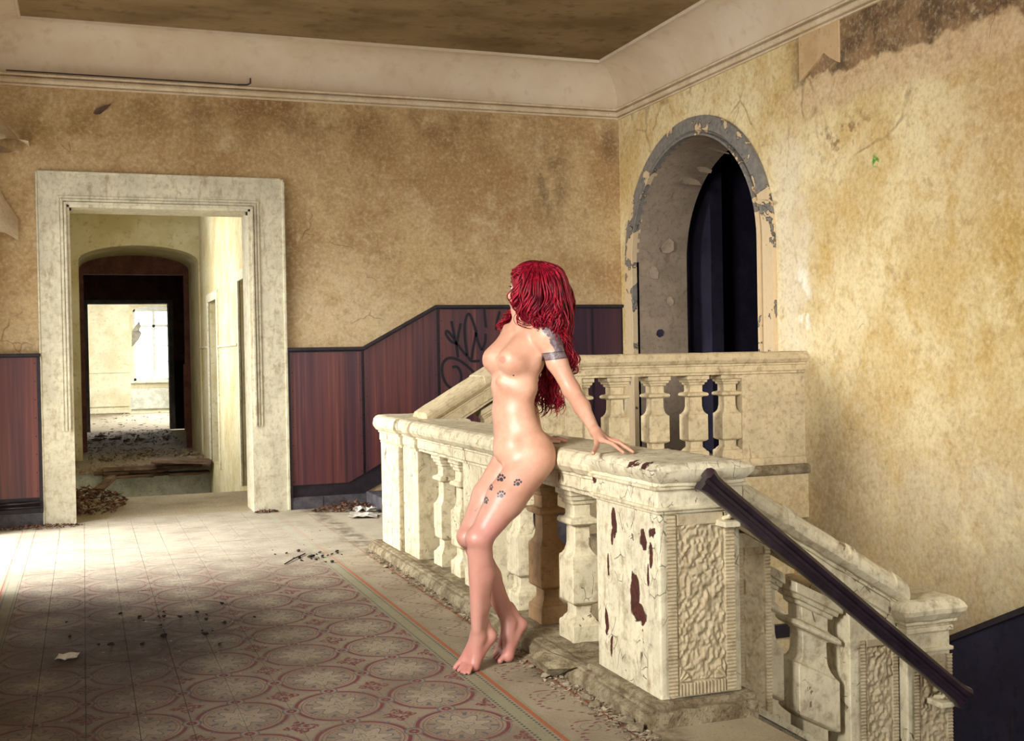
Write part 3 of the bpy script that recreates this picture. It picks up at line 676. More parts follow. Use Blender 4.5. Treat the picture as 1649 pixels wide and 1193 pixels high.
# ------------------------------------------------------------------ corridor beyond the doorway
S(wall_boxes(MB(), 'y', 10.05, 15.75, 1.46, 1.70, -1.2, 3.5, [(10.75, 11.72, 0, 2.02), (13.75, 14.72, 0, 1.95)]).build('wall_corridor_right', 'corridor'), 'yellowed corridor wall with two narrow doorways')
S(wall_boxes(MB(), 'y', 10.05, 15.75, -.36, -.12, -1.2, 3.5, [(11.7, 14.1, .9, 2.9)]).build('wall_corridor_left', 'corridor'), 'corridor wall on the left with a window opening')
S(MB().box(-.4, 1.8, 10.05, 15.8, 3.42, 3.6).build('ceiling_corridor', 'corridor'), 'corridor ceiling')
for i, (ya, yb, zt_) in enumerate(((10.75, 11.72, 2.02), (13.75, 14.72, 1.95))):
    mb = MB()
    for (a, b, z0_, z1_) in ((ya-.10, ya, 0, zt_+.10), (yb, yb+.10, 0, zt_+.10), (ya, yb, zt_, zt_+.10)): mb.box(1.44, 1.47, a, b, z0_, z1_, .004)
    d = S(mb.build('door_%d' % (2+i), 'door_paint'), ['cream door casing in the corridor wall, the nearer one', 'cream door casing in the corridor wall, the farther one'][i])
    lf = MB().box(1.60, 1.64, ya, yb, 0, zt_).build('door_leaf', 'grey_door', d)
    MB().box(1.585, 1.60, ya+.08, ya+.12, 0.9, 1.05, .004).tube([(1.585, ya+.10, 1.02), (1.555, ya+.10, 1.02), (1.555, ya+.2, 1.02)], .008, 6).build('door_handle', 'black', lf)
S(MB().tube([(1.445, 11.82, 1.40), (1.445, 13.65, 1.40)], .014, 6).tube([(1.445, 14.82, 1.41), (1.445, 15.75, 1.41)], .014, 6).build('trim_24', 'door_paint'), 'thin dado line on the corridor wall')
cf_ = MB().box(-.12, 1.46, 10.05, 11.32, -.12, -.004)
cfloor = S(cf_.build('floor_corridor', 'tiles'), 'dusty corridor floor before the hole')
cf2 = MB().box(-.12, 1.46, 14.95, 22.3, -.10, 0).build('floor_corridor_far', 'debris'); S(cf2, 'rubble strewn corridor floor beyond the hole')
subdiv(cf2, .35); roughen(cf2, .03, 2.2)
S(MB().box(-.12, 1.75, 11.32, 15.0, -1.25, -1.15).build('floor_pit', 'pale_slab'), 'floor under the hole in the corridor')
S(MB().box(-.12, 1.46, 14.99, 15.2, -1.2, -.10).build('wall_pit', 'pale_slab'), 'pale wall of the hole in the corridor floor')
S(MB().box(-.12, 1.46, 11.0, 11.30, -1.2, -.12).build('wall_pit_front', 'pale_slab'), 'near edge wall of the hole in the corridor floor')
wca, _ = arch_wall('wall_corridor_end', 'corridor', 'x', 15.75, 17.24, -.4, 1.8, -.1, 3.5, -.03, 1.44, -.1, 2.54, .20, 20)
S(wca, 'yellow stained wall with a flat arch at the end of the corridor')
S(wall_boxes(MB(), 'x', -.5, 2.2, 17.24, 17.34, 0, 3.5, [(.03, 1.37, 0, 2.47)]).build('wall_passage_front', 'corridor_brown'), 'reddish brown wall and soffit inside the flat arch')
S(MB().box(-.1, 1.80, 17.34, 22.15, -.3, -.02).build('floor_passage', 'debris'), 'dusty passage floor')
S(MB().box(-.3, -.1, 17.34, 22.2, 0, 3.0).box(1.80, 1.95, 17.34, 22.2, 0, 3.0).box(-.3, 1.95, 17.34, 22.2, 2.80, 3.0).build('wall_passage', 'umber'), 'dark walls of the passage behind the flat arch')
S(wall_boxes(MB(), 'x', -.4, 2.1, 22.15, 22.35, 0, 3.4, [(.097, 1.471, 0, 2.29)]).build('wall_passage_end', 'corridor_brown'), 'dark brown wall round the far doorway')
mb = MB(); mb.box(1.471, 1.56, 22.11, 22.37, 0, 2.36, .004); mb.box(.03, .097, 22.11, 22.37, 0, 2.36, .004); mb.box(.097, 1.471, 22.11, 22.37, 2.29, 2.36, .004)
S(mb.build('door_4', 'grey_door'), 'grey door frame at the far end of the passage')
S(MB().box(1.57, 1.79, 22.12, 22.15, 0, 1.25).build('trim_25', 'umber'), 'dark dado beside the far doorway')
S(MB().box(1.34, 1.37, 17.22, 17.26, .25, 1.2).build('trim_26', 'corridor_brown'), 'reddish strip at the passage opening')

# far bright room
S(wall_boxes(MB(), 'x', -2, 6.5, 30.0, 30.8, -.1, 3.8, [(1.08, 2.45, 0, 3.0)]).build('wall_far_room', 'far_wall'), 'pale wall of the far room')
S(MB().box(-2, 6.5, 22.36, 31, -.15, -.03).build('floor_far_room', 'chip'), 'littered pale floor of the far room')
S(MB().box(-2.2, -2, 22.3, 31, -.1, 3.8).box(6.5, 6.7, 22.3, 31, -.1, 3.8).box(-2, 0.0, 22.3, 22.36, 0, 3.8).box(1.7, 6.5, 22.3, 22.36, 0, 3.8).box(-2.2, 6.7, 22.3, 31, 3.7, 3.9).build('wall_far_room_sides', 'far_wall'), 'side walls and ceiling of the far room')
wall_nw, _ = arch_wall('wall_far_window', 'far_wall', 'x', 30.8, 31.0, .9, 2.6, -.1, 3.6, 1.19, 2.20, .754, 2.50, .15, 12)
S(wall_nw, 'window wall of the far room')
wf = MB(); wf.box(1.19, 1.25, 30.85, 30.92, .754, 2.62); wf.box(2.14, 2.20, 30.85, 30.92, .754, 2.62); wf.box(1.19, 2.2, 30.85, 30.92, .754, .82); wf.box(1.19, 2.2, 30.85, 30.92, 2.50, 2.66)
win = S(wf.build('window_1', 'white_frame'), 'tall arched window in the far room')
for k, b_ in enumerate(((1.66, 1.73, .754, 2.55), (1.19, 2.2, 2.10, 2.17))): MB().box(b_[0], b_[1], 30.84, 30.93, b_[2], b_[3], .004).build('mullion', 'white_frame', win)
for z in (1.22, 1.62): MB().box(1.25, 2.14, 30.86, 30.90, z, z+.025).build('glazing_bar', 'white_frame', win)
gm = bpy.data.materials.new('clear_window_glass'); gm.use_nodes = True; g = gm.node_tree; g.nodes.remove(g.nodes['Principled BSDF'])
tr = g.nodes.new('ShaderNodeBsdfTransparent'); gl = g.nodes.new('ShaderNodeBsdfGlossy'); gl.inputs['Roughness'].default_value = .05; ms = g.nodes.new('ShaderNodeMixShader'); ms.inputs[0].default_value = .06
g.links.new(tr.outputs[0], ms.inputs[1]); g.links.new(gl.outputs[0], ms.inputs[2]); g.links.new(ms.outputs[0], g.nodes['Material Output'].inputs[0]); MT['glass'] = gm
for a, b in ((1.25, 1.66), (1.73, 2.14)):
    for c, d in ((.82, 2.10), (2.17, 2.52)): MB().box(a, b, 30.885, 30.889, c, d).build('pane', 'glass', win)
S(MB().box(1.10, 2.43, 30.70, 30.80, .70, .75, .006).box(1.10, 2.43, 30.74, 30.8, .05, .56, .004).build('trim_27', 'pale_slab'), 'grey sill and apron under the far window')
S(MB().box(-.5, 1.04, 29.96, 30.0, 0, .10).box(-.5, 1.04, 29.965, 30, .16, .19).box(-.5, 1.08, 29.98, 30, .98, 1.0).build('baseboard_far', 'far_wall'), 'low skirting and dado line in the far room')
t_ = MB().add([(1.15, 30.4, 2.0), (1.33, 30.45, 2.25), (1.36, 30.35, 2.12), (1.32, 30.3, 2.02), (1.38, 30.38, 1.94), (1.30, 30.35, 1.78), (1.14, 30.42, 1.6), (1.14, 30.45, 1.6), (1.15, 30.43, 2.0), (1.33, 30.48, 2.25)],
              [(0, 1, 2, 3), (0, 3, 4, 5), (0, 5, 6), (8, 7, 6, 0), (8, 0, 1, 9)]).build('torn_curtain_scrap', 'grey_door')
tag(t_, 'torn grey scrap hanging beside the bright far window', 'curtain')
# ------------------------------------------------------------------ balustrades
def brings(z0, z1, sx=1.0, sy=1.3):
    pr = [(.062, 0), (.062, .10), (.058, .115), (.050, .125), (.046, .14), (.038, .155), (.036, .165), (.036, .225), (.052, .24), (.058, .252), (.059, .262), (.059, .525), (.057, .54), (.050, .55), (.044, .568), (.038, .60), (.036, .625), (.035, .735), (.040, .745), (.056, .75), (.062, .76), (.062, .778), (.056, .79), (.042, .797), (.038, .805), (.038, .875), (.046, .885), (.047, .905), (.056, .912), (.058, .935), (.067, .945), (.067, 1.0)]
    return [(hx*sx, hx*sy, z0+(z1-z0)*t) for hx, t in pr]
def make_baluster(name, mt, z0, z1, sx=1.0, sy=1.3, shear=0, bev=.003):
    mb = MB(); mb.stack(0, 0, brings(0, z1-z0, sx, sy))
    if shear: mb.v = [(x, y, z+shear*x) for x, y, z in mb.v]
    me = bpy.data.meshes.new(name); me.from_pydata(mb.v, [], mb.f); me.materials.append(MT[mt])
    bm = bmesh.new(); bm.from_mesh(me); bmesh.ops.recalc_face_normals(bm, faces=bm.faces[:])
    es = [e for e in bm.edges if abs(e.verts[0].co.z-e.verts[1].co.z-shear*(e.verts[0].co.x-e.verts[1].co.x)) > .015 and len(e.link_faces) == 2]
    bmesh.ops.bevel(bm, geom=es, offset=bev, segments=1, affect='EDGES'); bm.to_mesh(me); bm.free()
    return me
def put_baluster(me, parent, loc, rz=0):
    o = bpy.data.objects.new('baluster', me); COL.objects.link(o); o.parent = parent
    o.location = Vector(loc)-wpos(parent); o.rotation_euler.z = rz; return o
def rail_profile(c, hw, zb, zt, fr=.075, over=.05):
    """frieze with small fillets and a rounded cap; outline in (across, z)"""
    h = zt-zb; pts = [(-hw, zb), (-hw, zb+.012), (-hw-.008, zb+.02), (-hw-.008, zb+fr-.014), (-hw-.016, zb+fr-.010), (-hw-.016, zb+fr), (-hw-over*.6, zb+fr+.006), (-hw-over, zb+fr+.028), (-hw-over-.004, zb+fr+.045), (-hw-over+.003, zt-.022), (-hw-over+.016, zt-.007), (-hw-over+.034, zt)]
    return [(c+p, z) for p, z in pts]+[(c-p, z) for p, z in reversed(pts)]
def cap_block(x0, x1, y0, y1, zb, zt, fr=.075, over=.055, e0=0.0):
    h = rail_profile(0, .0, zb, zt, fr, over); n = len(h)//2; prof = [(-p, z) for p, z in h[:n]]
    mb = MB(); vs = []; fs = []
    for d, z in prof: vs += [(x0-d, y0-d, z), (x1+d, y0-d, z), (x1+d, y1+d, z), (x0-d, y1+d, z)]
    for i in range(n-1):
        for k in range(4): fs.append((4*i+k, 4*i+(k+1) % 4, 4*i+4+(k+1) % 4, 4*i+4+k))
    fs += [(3, 2, 1, 0), (4*n-4, 4*n-3, 4*n-2, 4*n-1)]
    return mb.add(vs, fs)
def relief_panel(name, x0, x1, z0, z1, y, parent, mt='stucco', seed=0, slope=0.0, face='y', ribs=True):
    """rough cast stucco field in a ribbed frame with fans in the lower corners, modelled as relief"""
    W, Hh = x1-x0, z1-z0; nx, nz = max(20, int(W/.0031)), max(20, int(Hh/.0031))
    from mathutils import noise as mn
    u = np.linspace(0, W, nx+1); v = np.linspace(0, Hh, nz+1); U, Vv = np.meshgrid(u, v, indexing='ij')
    r = np.random.default_rng(seed); nz_ = np.zeros_like(U)
    for s_, a in ((.017, .8), (.0095, 1.0)):
        gx, gz = int(W/s_)+3, int(Hh/s_/1.4)+3; g = r.random((gx, gz)); fx, fz = U/s_, Vv/(s_*1.4); ix, iz = fx.astype(int), fz.astype(int); tx, tz = fx-ix, fz-iz
        tx = tx*tx*(3-2*tx); tz = tz*tz*(3-2*tz)
        nz_ += a*(g[ix, iz]*(1-tx)*(1-tz)+g[ix+1, iz]*tx*(1-tz)+g[ix, iz+1]*(1-tx)*tz+g[ix+1, iz+1]*tx*tz)
    h = (nz_-.9)*.012+.002
    b = .038 if W > .2 else .026
    inside = (U > b) & (U < W-b) & (Vv > b*1.2) & (Vv < Hh-b)
    h = np.where(inside, h-.004, .004)
    if ribs:
        side = (U <= b) | (U >= W-b); bot = (Vv <= b*1.2) & ~side
        h = np.where(side, .004+.0016*np.sign(np.sin(Vv*2*math.pi/.0125)), h)
        h = np.where(bot, .003+.0028*np.sign(np.sin(U*2*math.pi/.0135)), h)
        for cx in (b, W-b):
            d = np.hypot(U-cx, Vv-b*1.2); an = np.arctan2(Vv-b*1.2, np.abs(U-cx)); fan = inside & (d < .045)
            h = np.where(fan, .005+.003*np.sin(an*14), h)
    grv = (np.abs(U-b) < .003) | (np.abs(U-W+b) < .003) | ((np.abs(Vv-b*1.2) < .003) & (U > b) & (U < W-b))
    h = np.where(grv, -.005, h)
    h += (r.random(h.shape)-.5)*.0006
    if face == 'y': P3 = [(x0+U[i, j], y-h[i, j], z0+Vv[i, j]+slope*U[i, j]) for i in range(nx+1) for j in range(nz+1)]
    else: P3 = [(y-h[i, j], x0+U[i, j], z0+Vv[i, j]) for i in range(nx+1) for j in range(nz+1)]
    k = nz+1; F = [(i*k+j, i*k+k+j, i*k+k+j+1, i*k+j+1) for i in range(nx) for j in range(nz)]
    return MB().add(P3, F).build(name, mt, parent)

# the long front balustrade
fb = root('balustrade', (1.95, 3.5, 0), 'long flaking cream stone balustrade the woman leans against, from chipped corner post to far post', 'balustrade', None)
def soft(mb, name, mt, parent, cl=.12, amt=.003, sc=14, seed=1, smooth=False):
    o = mb.build(name, mt, parent, smooth); subdiv(o, cl); roughen(o, amt, sc, seed); return o
lg = MB(); lg.prism([(1.715, -.02), (1.72, .028), (1.735, .045), (1.755, .05), (1.765, .056), (2.14, .056), (2.14, -.25), (1.80, -.25)], 'y', 3.44, 7.46)
soft(lg, 'ledge', 'ledge', fb, .05, .010, 17)
soft(MB().prism([(1.745, .05), (1.75, .058), (1.775, .062), (1.80, .056), (1.80, .05)], 'y', 3.46, 7.44), 'ledge_moulding', 'ledge', fb, .06, .005, 20)
MB().box(1.765, 2.15, 3.46, 4.05, .0, .075, .012).build('newel_base', 'ledge', fb)
bal_me = make_baluster('baluster', 'stone', .056, .70)
for y in (6.70, 6.38, 6.04, 5.16, 4.85, 4.49):
    b_ = put_baluster(bal_me, fb, (1.935+random.uniform(-.004, .004), y, .056), random.uniform(-.02, .02))
# the one stained baluster keeps its own paint
bb = [c for c in fb.children if c.name.startswith('baluster')][4]
bb.data = make_baluster('baluster_stained', 'brown', .056, .70); bb['label'] = 'brown-stained baluster, more worn than its neighbours'
MB().stack(1.95, 4.06, brings(.056, .70, 1.0, .7)).build('half_baluster', 'stone', fb)
def post(name, x0, x1, y0, y1, z0, z1, mt, parent, b=.008):
    o = MB().box(x0, x1, y0, y1, z0, z1, b).build(name, mt, parent); return o
post('middle_pier', 1.84, 2.05, 5.44, 5.78, .056, .70, 'stone', fb)
post('far_newel', 1.80, 2.15, 6.95, 7.39, .03, .70, 'stone', fb)
post('far_pilaster', 1.825, 2.07, 6.60, 6.93, .05, .70, 'stone', fb)
nw = post('corner_newel', 1.805, 2.118, 3.51, 4.02, .06, .73, 'newel', fb, .006)
nw['label'] = 'near corner post with flaked patches baring red brown paint'
relief_panel('relief_panel', 1.825, 2.085, .085, .70, 3.495, nw, 'stucco', 3)
for zz, e in ((.708, .010), (.720, .020), (.79, .022)): MB().box(1.805-e, 2.118+e, 3.51-e, 4.02+e, zz-.006, zz+.006, .003).build('newel_moulding', 'stone', nw)
post('newel_neck', 1.795, 2.128, 3.50, 4.03, .72, .80, 'newel', fb, .006)
cp = cap_block(1.815, 2.108, 3.50, 4.02, .795, .873, .012, .040).build('newel_cap', 'newel', fb, 'auto'); subdiv(cp, .05); roughen(cp, .005, 18)
mb = MB().prism(rail_profile(1.9575, .125, .695, .868, .08, .05), 'y', 4.03, 6.95)
rl = soft(mb, 'rail', 'stone', fb, .09, .0035, 16)
for (ya, yb) in ((6.93, 7.46), (6.60, 6.72)):
    q = MB().prism(rail_profile(1.9675, .15, .692, .873, .08, .05), 'y', ya, yb).build('rail_cap', 'stone', fb); subdiv(q, .08); roughen(q, .004, 18)

# upper balustrade: short slope beside the steps, then level along the landing edge
ub = root('balustrade', (3.6, 6.9, .35), 'raised cream balustrade on the landing edge, meeting the yellow wall below the arch', 'balustrade', None)
soft(MB().box(2.60, 4.66, 6.80, 6.99, .25, .52, .004), 'plinth', 'stone_far', ub, .2, .002)
MB().prism([(6.765, .405), (6.755, .42), (6.755, .45), (6.775, .465), (6.80, .47), (6.80, .40)], 'x', 4.10, 4.64).build('plinth_moulding', 'ledge', ub)
MB().box(2.0, 2.62, 6.82, 6.98, -.25, .25, .004).build('plinth_lower', 'stone_far', ub)
up_me = make_baluster('baluster_upper', 'stone_far', .515, 1.095, 1.25, 1.1)
for x in (3.244, 3.535, 3.822, 4.078): put_baluster(up_me, ub, (x, 6.895, .515))
MB().stack(3.0, 6.895, brings(.515, 1.095, 1.0, 1.1)).build('half_baluster', 'stone_far', ub)
post('newel', 2.665, 2.975, 6.80, 7.0, .30, 1.095, 'stone_far', ub)
post('end_pier', 4.15, 4.66, 6.815, 6.98, .50, 1.095, 'stone_far', ub)
MB().box(2.83, 2.84, 6.793, 6.80, .5, 1.09).build('newel_edge', 'stone_far', ub)
soft(MB().prism(rail_profile(6.90, .10, 1.09, 1.238, .07, .045), 'x', 2.47, 4.66), 'rail', 'stone_far', ub, .12, .003)
sh = .57
def zs(x): return .935+(x-2.0)*sh
soft(MB().prism([(y, z-1.238+.947) for y, z in rail_profile(6.90, .11, 1.05, 1.238, .10, .045)], 'x', 1.93, 2.47, sh, 2.0), 'sloping_rail', 'stone_far', ub, .1, .003)
for xa in (2.30,):
    MB().prism([(y, z-1.238+.952) for y, z in rail_profile(6.90, .118, 1.05, 1.238, .10, .045)], 'x', xa, xa+.10, sh, 2.0).build('rail_joint_block', 'stone_far', ub)
sb = make_baluster('baluster_sloping', 'stone_far', .2, .80, 1.0, 1.0, sh)
for x in (2.37, 2.56): put_baluster(sb, ub, (x, 6.90, .965+(x-2.37)*sh-.60-.02))
MB().prism([(6.81, .0), (6.81, .18), (6.99, .18), (6.99, .0)], 'x', 2.0, 2.62, sh, 2.0).build('sloping_plinth', 'stone_far', ub)

# descending balustrade
lb = root('balustrade', (2.6, 3.6, -.3), 'cream balustrade descending to the right of the chipped corner post, with rough stucco posts', 'balustrade', None)
sd = -.60
def zc(x): return .636+sd*(x-2.336)
def sheared(x0, x1, y0, y1, zt0, zb0, name, mt, parent=lb, b=0.0):
    mb = MB().box(x0, x1, y0, y1, zb0, zt0, b); mb.v = [(x, y, z+sd*(x-2.336) if z > (zt0+zb0)/2 else z+sd*(x-2.336)) for x, y, z in mb.v]
    return mb.build(name, mt, parent)
sheared(2.12, 3.08, 3.56, 3.80, -.10, -.30, 'string', 'ledge')
sheared(2.12, 3.08, 3.545, 3.60, -.085, -.11, 'string_moulding', 'stone')
p2 = post('pilaster', 2.15, 2.29, 3.60, 3.80, -.15, .60, 'stone', lb, .004)
relief_panel('relief_panel', 2.153, 2.287, -.10, .55, 3.588, p2, 'stucco', 11)
hb = make_baluster('baluster_half_sloping', 'stone', 0, .62, .9, 1.0, sd)
put_baluster(hb, lb, (2.315, 3.69, -.15))
lm_ = make_baluster('baluster_descending', 'stone', 0, .64, 1.5, 1.2, -.5)
put_baluster(lm_, lb, (2.512, 3.69, -.285))
p3 = post('pilaster', 2.63, 2.838, 3.60, 3.80, -.6, .335, 'stone', lb, .004)
relief_panel('relief_panel', 2.665, 2.833, -.58, .17, 3.588, p3, 'stucco', 12)
n4 = post('lower_newel', 2.842, 3.04, 3.545, 4.02, -.6, .20, 'stone', lb, .006)
relief_panel('relief_panel', 2.86, 3.035, -.58, .10, 3.532, n4, 'stucco', 13)
MB().box(2.835, 3.05, 3.535, 4.03, .185, .205, .004).box(2.835, 3.05, 3.535, 4.03, .11, .125, .004).build('newel_moulding', 'stone', n4)
cp2 = cap_block(2.845, 3.045, 3.545, 4.03, .20, .312, .03, .038).build('newel_cap', 'stone', lb); subdiv(cp2, .06); roughen(cp2, .004, 20)
tp_ = MB().box(2.64, 2.87, 3.75, 4.08, .31, .335, .01).build('cap_slab', 'stone', lb)
soft(MB().prism([(y, z-.88+.80) for y, z in rail_profile(3.67, .075, .705, .88, .08, .05)], 'x', 2.155, 2.86, sd, 2.155-.0), 'sloping_rail', 'stone', lb, .06, .004, 22)
for xa in (2.335, 2.60, 2.80): MB().prism([(y, z-.88+.806) for y, z in rail_profile(3.67, .08, .705, .88, .08, .05)], 'x', xa, xa+.03, sd, 2.155).build('rail_joint', 'stone', lb)

# black handrail
hr = root('handrail', (2.5, 3.42, .4), 'glossy black wooden handrail sloping down in front of the stucco posts', 'handrail')
A_, B_ = Vector((1.955, 3.425, .805)), Vector((2.975, 3.425, -.022))
dr = (B_-A_).normalized(); nrm = Vector((-dr.z, 0, dr.x)); 
sec = [(-.034, -.012), (-.030, -.020), (-.012, -.022), (-.008, -.014), (.004, -.014), (.008, -.026), (.022, -.029), (.034, -.020), (.038, 0), (.034, .020), (.022, .029), (.008, .026), (.004, .014), (-.008, .014), (-.012, .022), (-.030, .020), (-.034, .012)]
mb = MB(); vs = []; n = len(sec); st = [(-.028, 1.25), (-.02, 1.22), (.0, 1.05), (.03, 1.0)]+[(t, 1.0) for t in np.linspace(.1, .95, 10)*(B_-A_).length]+[((B_-A_).length-.03, 1.0), ((B_-A_).length, 1.08), ((B_-A_).length+.02, 1.22), ((B_-A_).length+.028, 1.1)]
for t, k in st:
    c = A_+dr*t
    for a, b_ in sec: vs.append(c+nrm*a*k+Vector((0, b_*k, 0)))
fs = [(i*n+j, i*n+(j+1) % n, (i+1)*n+(j+1) % n, (i+1)*n+j) for i in range(len(st)-1) for j in range(n)]+[tuple(range(n)), tuple(range((len(st)-1)*n, len(st)*n))]
mb.add(vs, fs).build('rail', 'rail_black', hr, 'auto')
for bx, bz in ((2.045, .665), (2.93, -.055)):
    bk = MB().box(bx-.03, bx+.03, 3.43, 3.51, bz-.012, bz+.008, .003).tube([(bx, 3.50, bz+.01), (bx, 3.46, bz+.02), (bx+.01, 3.43, bz+.05)], .008, 6).build('bracket', 'stone', hr)

# black band in the gap under the descending rail
S(MB().box(2.4, 4.62, 6.93, 6.965, -.75, -.66).build('trim_28', 'black'), 'black band on the wall low in the stairwell')

# ------------------------------------------------------------------ rubble, leaves and litter
def rock_mesh(name, mt, seed, flat=.6, pts=14):
    rr = random.Random(seed); bm = bmesh.new()
    for _ in range(pts):
        v = Vector((rr.gauss(0, 1), rr.gauss(0, 1), rr.gauss(0, 1))).normalized()*rr.uniform(.8, 1); bm.verts.new((v.x, v.y*.75, v.z*flat))
    r_ = bmesh.ops.convex_hull(bm, input=bm.verts[:]); bmesh.ops.delete(bm, geom=list({g for g in r_['geom_interior']+r_['geom_unused'] if isinstance(g, bmesh.types.BMVert)}), context='VERTS')
    zm = min(v.co.z for v in bm.verts)
    for v in bm.verts: v.co.z -= zm
    me = bpy.data.meshes.new(name); bm.to_mesh(me); bm.free(); me.materials.append(MT[mt]); return me
rocks = [rock_mesh('stone_chunk', 'chip', i, .55) for i in range(6)]
big = bpy.data.objects.new('stone_chunk', rock_mesh('stone_chunk', 'ledge', 77, .32, 20)); COL.objects.link(big)
big.location = (1.70, 4.19, 0); big.scale = (.09, .20, .16); big.rotation_euler.z = .5; tag(big, 'largest grey slab of broken plaster at the balustrade foot, right of the feet', 'stone', 'rubble along the balustrade foot')
subdiv(big, .4)
k = 0
for y in np.linspace(3.42, 7.0, 26):
    o = bpy.data.objects.new('stone_chunk', rocks[k % 6]); COL.objects.link(o); k += 1
    s_ = random.uniform(.012, .034)*(1.25 if y < 4.3 else .8); o.location = (1.705-random.uniform(0, .06), y+random.uniform(-.05, .05), 0); o.scale = (s_, s_*1.2, s_*.8); o.rotation_euler.z = random.uniform(0, 6)
    tag(o, 'small broken chunk of plaster lying along the balustrade foot', 'stone', 'small chunks along the balustrade foot')
cr_m = MB()
for i in range(2600):
    y = 3.35+4.0*random.random()**1.4; x = 1.722-abs(random.gauss(0, .03 if y > 4.5 else .045)); s_ = random.uniform(.002, .010)
    p = [(x+random.uniform(-s_, s_)*1.5, y+random.uniform(-s_, s_)*1.5, random.uniform(0, s_)) for _ in range(4)]
    cr_m.add(p, [(0, 1, 2), (0, 1, 3), (1, 2, 3), (0, 2, 3)])
tag(cr_m.build('plaster_crumbs', 'debris'), 'crumbled plaster and grit strewn along the balustrade foot', 'rubble', kind='stuff')
# pale chips scattered over the tiles
chips = [rock_mesh('plaster_chip', 'chip', 20+i, .25, 9) for i in range(5)]
darks = [rock_mesh('dark_crumb', 'umber', 40+i, .5, 10) for i in range(4)]
def scatter(n, fn, meshes, name, label, cat, group, lo, hi):
    for i in range(n):
        x, y = fn(); o = bpy.data.objects.new(name, random.choice(meshes)); COL.objects.link(o)
        s_ = random.uniform(lo, hi); o.location = (x, y, 0); o.scale = (s_, s_, s_); o.rotation_euler.z = random.uniform(0, 6); tag(o, label, cat, group)
scatter(46, lambda: (random.uniform(-.2, 1.1), random.uniform(4.3, 6.8)), chips, 'plaster_chip', 'small pale plaster chip lying on the patterned tiles', 'plaster chip', 'pale chips on the tiles', .004, .011)
scatter(22, lambda: (random.uniform(.9, 1.65), random.uniform(6.6, 8.6)), chips, 'plaster_chip', 'small pale plaster chip on the sunlit far tiles', 'plaster chip', 'pale chips on the far tiles', .005, .013)
scatter(26, lambda: (min(.75, max(-.1, random.gauss(.35, .22))), random.gauss(5.7, .35)), darks, 'dark_crumb', 'black crumb in the dark patch of the tiled floor', 'crumb', 'black crumbs on the tiles', .008, .022)
scatter(24, lambda: (random.gauss(1.35, .12), random.gauss(7.25, .14)), darks, 'dark_crumb', 'dark crumb in the little dirt trail before the far balustrade post', 'crumb', 'dark crumbs before the far post', .010, .026)
def leafy(n, fn, name, label, cat, mt='leaf', lo=.012, hi=.03, hz=.05):
    mb = MB()
    for i in range(n):
        x, y, z = fn(); s_ = random.uniform(lo, hi); a = random.uniform(0, 6.3); t1, t2 = random.uniform(-.7, .7), random.uniform(-.7, .7)
        ux, uy = Vector((math.cos(a), math.sin(a), t1)).normalized(), Vector((-math.sin(a), math.cos(a), t2)).normalized()
        c = Vector((x, y, z+.3*s_)); q = [c-ux*s_, c-ux*.3*s_+uy*.45*s_+Vector((0, 0, .15*s_)), c+ux*s_, c-ux*.2*s_-uy*.45*s_+Vector((0, 0, .15*s_))]
        mb.add([(v[0], v[1], max(v[2], .001)) for v in q], [(0, 1, 2), (0, 2, 3)])
    return tag(mb.build(name, mt), label, cat, kind='stuff')
def heap(cx, cy, rx, ry, h):
    def f():
        a, r_ = random.uniform(0, 6.3), math.sqrt(random.random()); x, y = max(-.085 if cy > 10 else -9, cx+rx*r_*math.cos(a)), min(cy+ry*r_*math.sin(a), 9.63 if cy < 10 else 99); return x, y, h*(1-r_)*random.random()
    return f
leafy(420, heap(2.02, 9.45, .30, .16, .09), 'leaf_litter', 'brown dry leaves drifted against the skirting behind the far post', 'leaves')
leafy(260, heap(-.33, 9.52, .30, .11, .03), 'leaf_litter', 'dry leaves along the skirting left of the doorway', 'leaves', lo=.01, hi=.022)
leafy(700, heap(.02, 11.0, .32, .95, .16), 'leaf_litter', 'heap of leaves and wood scraps inside the doorway on the left', 'leaves', lo=.015, hi=.04)
leafy(90, heap(1.38, 9.6, .10, .06, .03), 'leaf_litter', 'few dry leaves at the foot of the right door jamb', 'leaves', lo=.01, hi=.02)
def sheet(name, c, w_, h_, seed, mt, amp, label, cat, group=None):
    rr = random.Random(seed); n = 7; vs = []
    for i in range(n):
        for j in range(n): vs.append((c[0]+(i/(n-1)-.5)*w_+rr.uniform(-.1, .1)*w_/n, c[1]+(j/(n-1)-.5)*h_+rr.uniform(-.1, .1)*h_/n, c[2]+.003+amp*rr.random()))
    fs = [(i*n+j, i*n+n+j, i*n+n+j+1, i*n+j+1) for i in range(n-1) for j in range(n-1)]
    o = MB().add(vs, fs).build(name, mt, off=(c[0], c[1], c[2])); sm_ = o.modifiers.new('thick', 'SOLIDIFY'); sm_.thickness = .002
    o.rotation_euler.z = rr.uniform(-.5, .5); return tag(o, label, cat, group)
sheet('paper_scrap', (2.03, 8.95, 0), .22, .2, 1, 'paper', .03, 'torn white paper lying before the leaf drift', 'paper')
sheet('paper_scrap', (2.10, 9.2, .01), .17, .16, 2, 'paper', .04, 'smaller crumpled paper right of the torn white sheet by the leaves', 'paper')
sheet('wrapper', (-.09, 5.27, 0), .085, .075, 3, 'paper', .014, 'small white wrapper lying alone on the dark tiles at the left', 'paper')
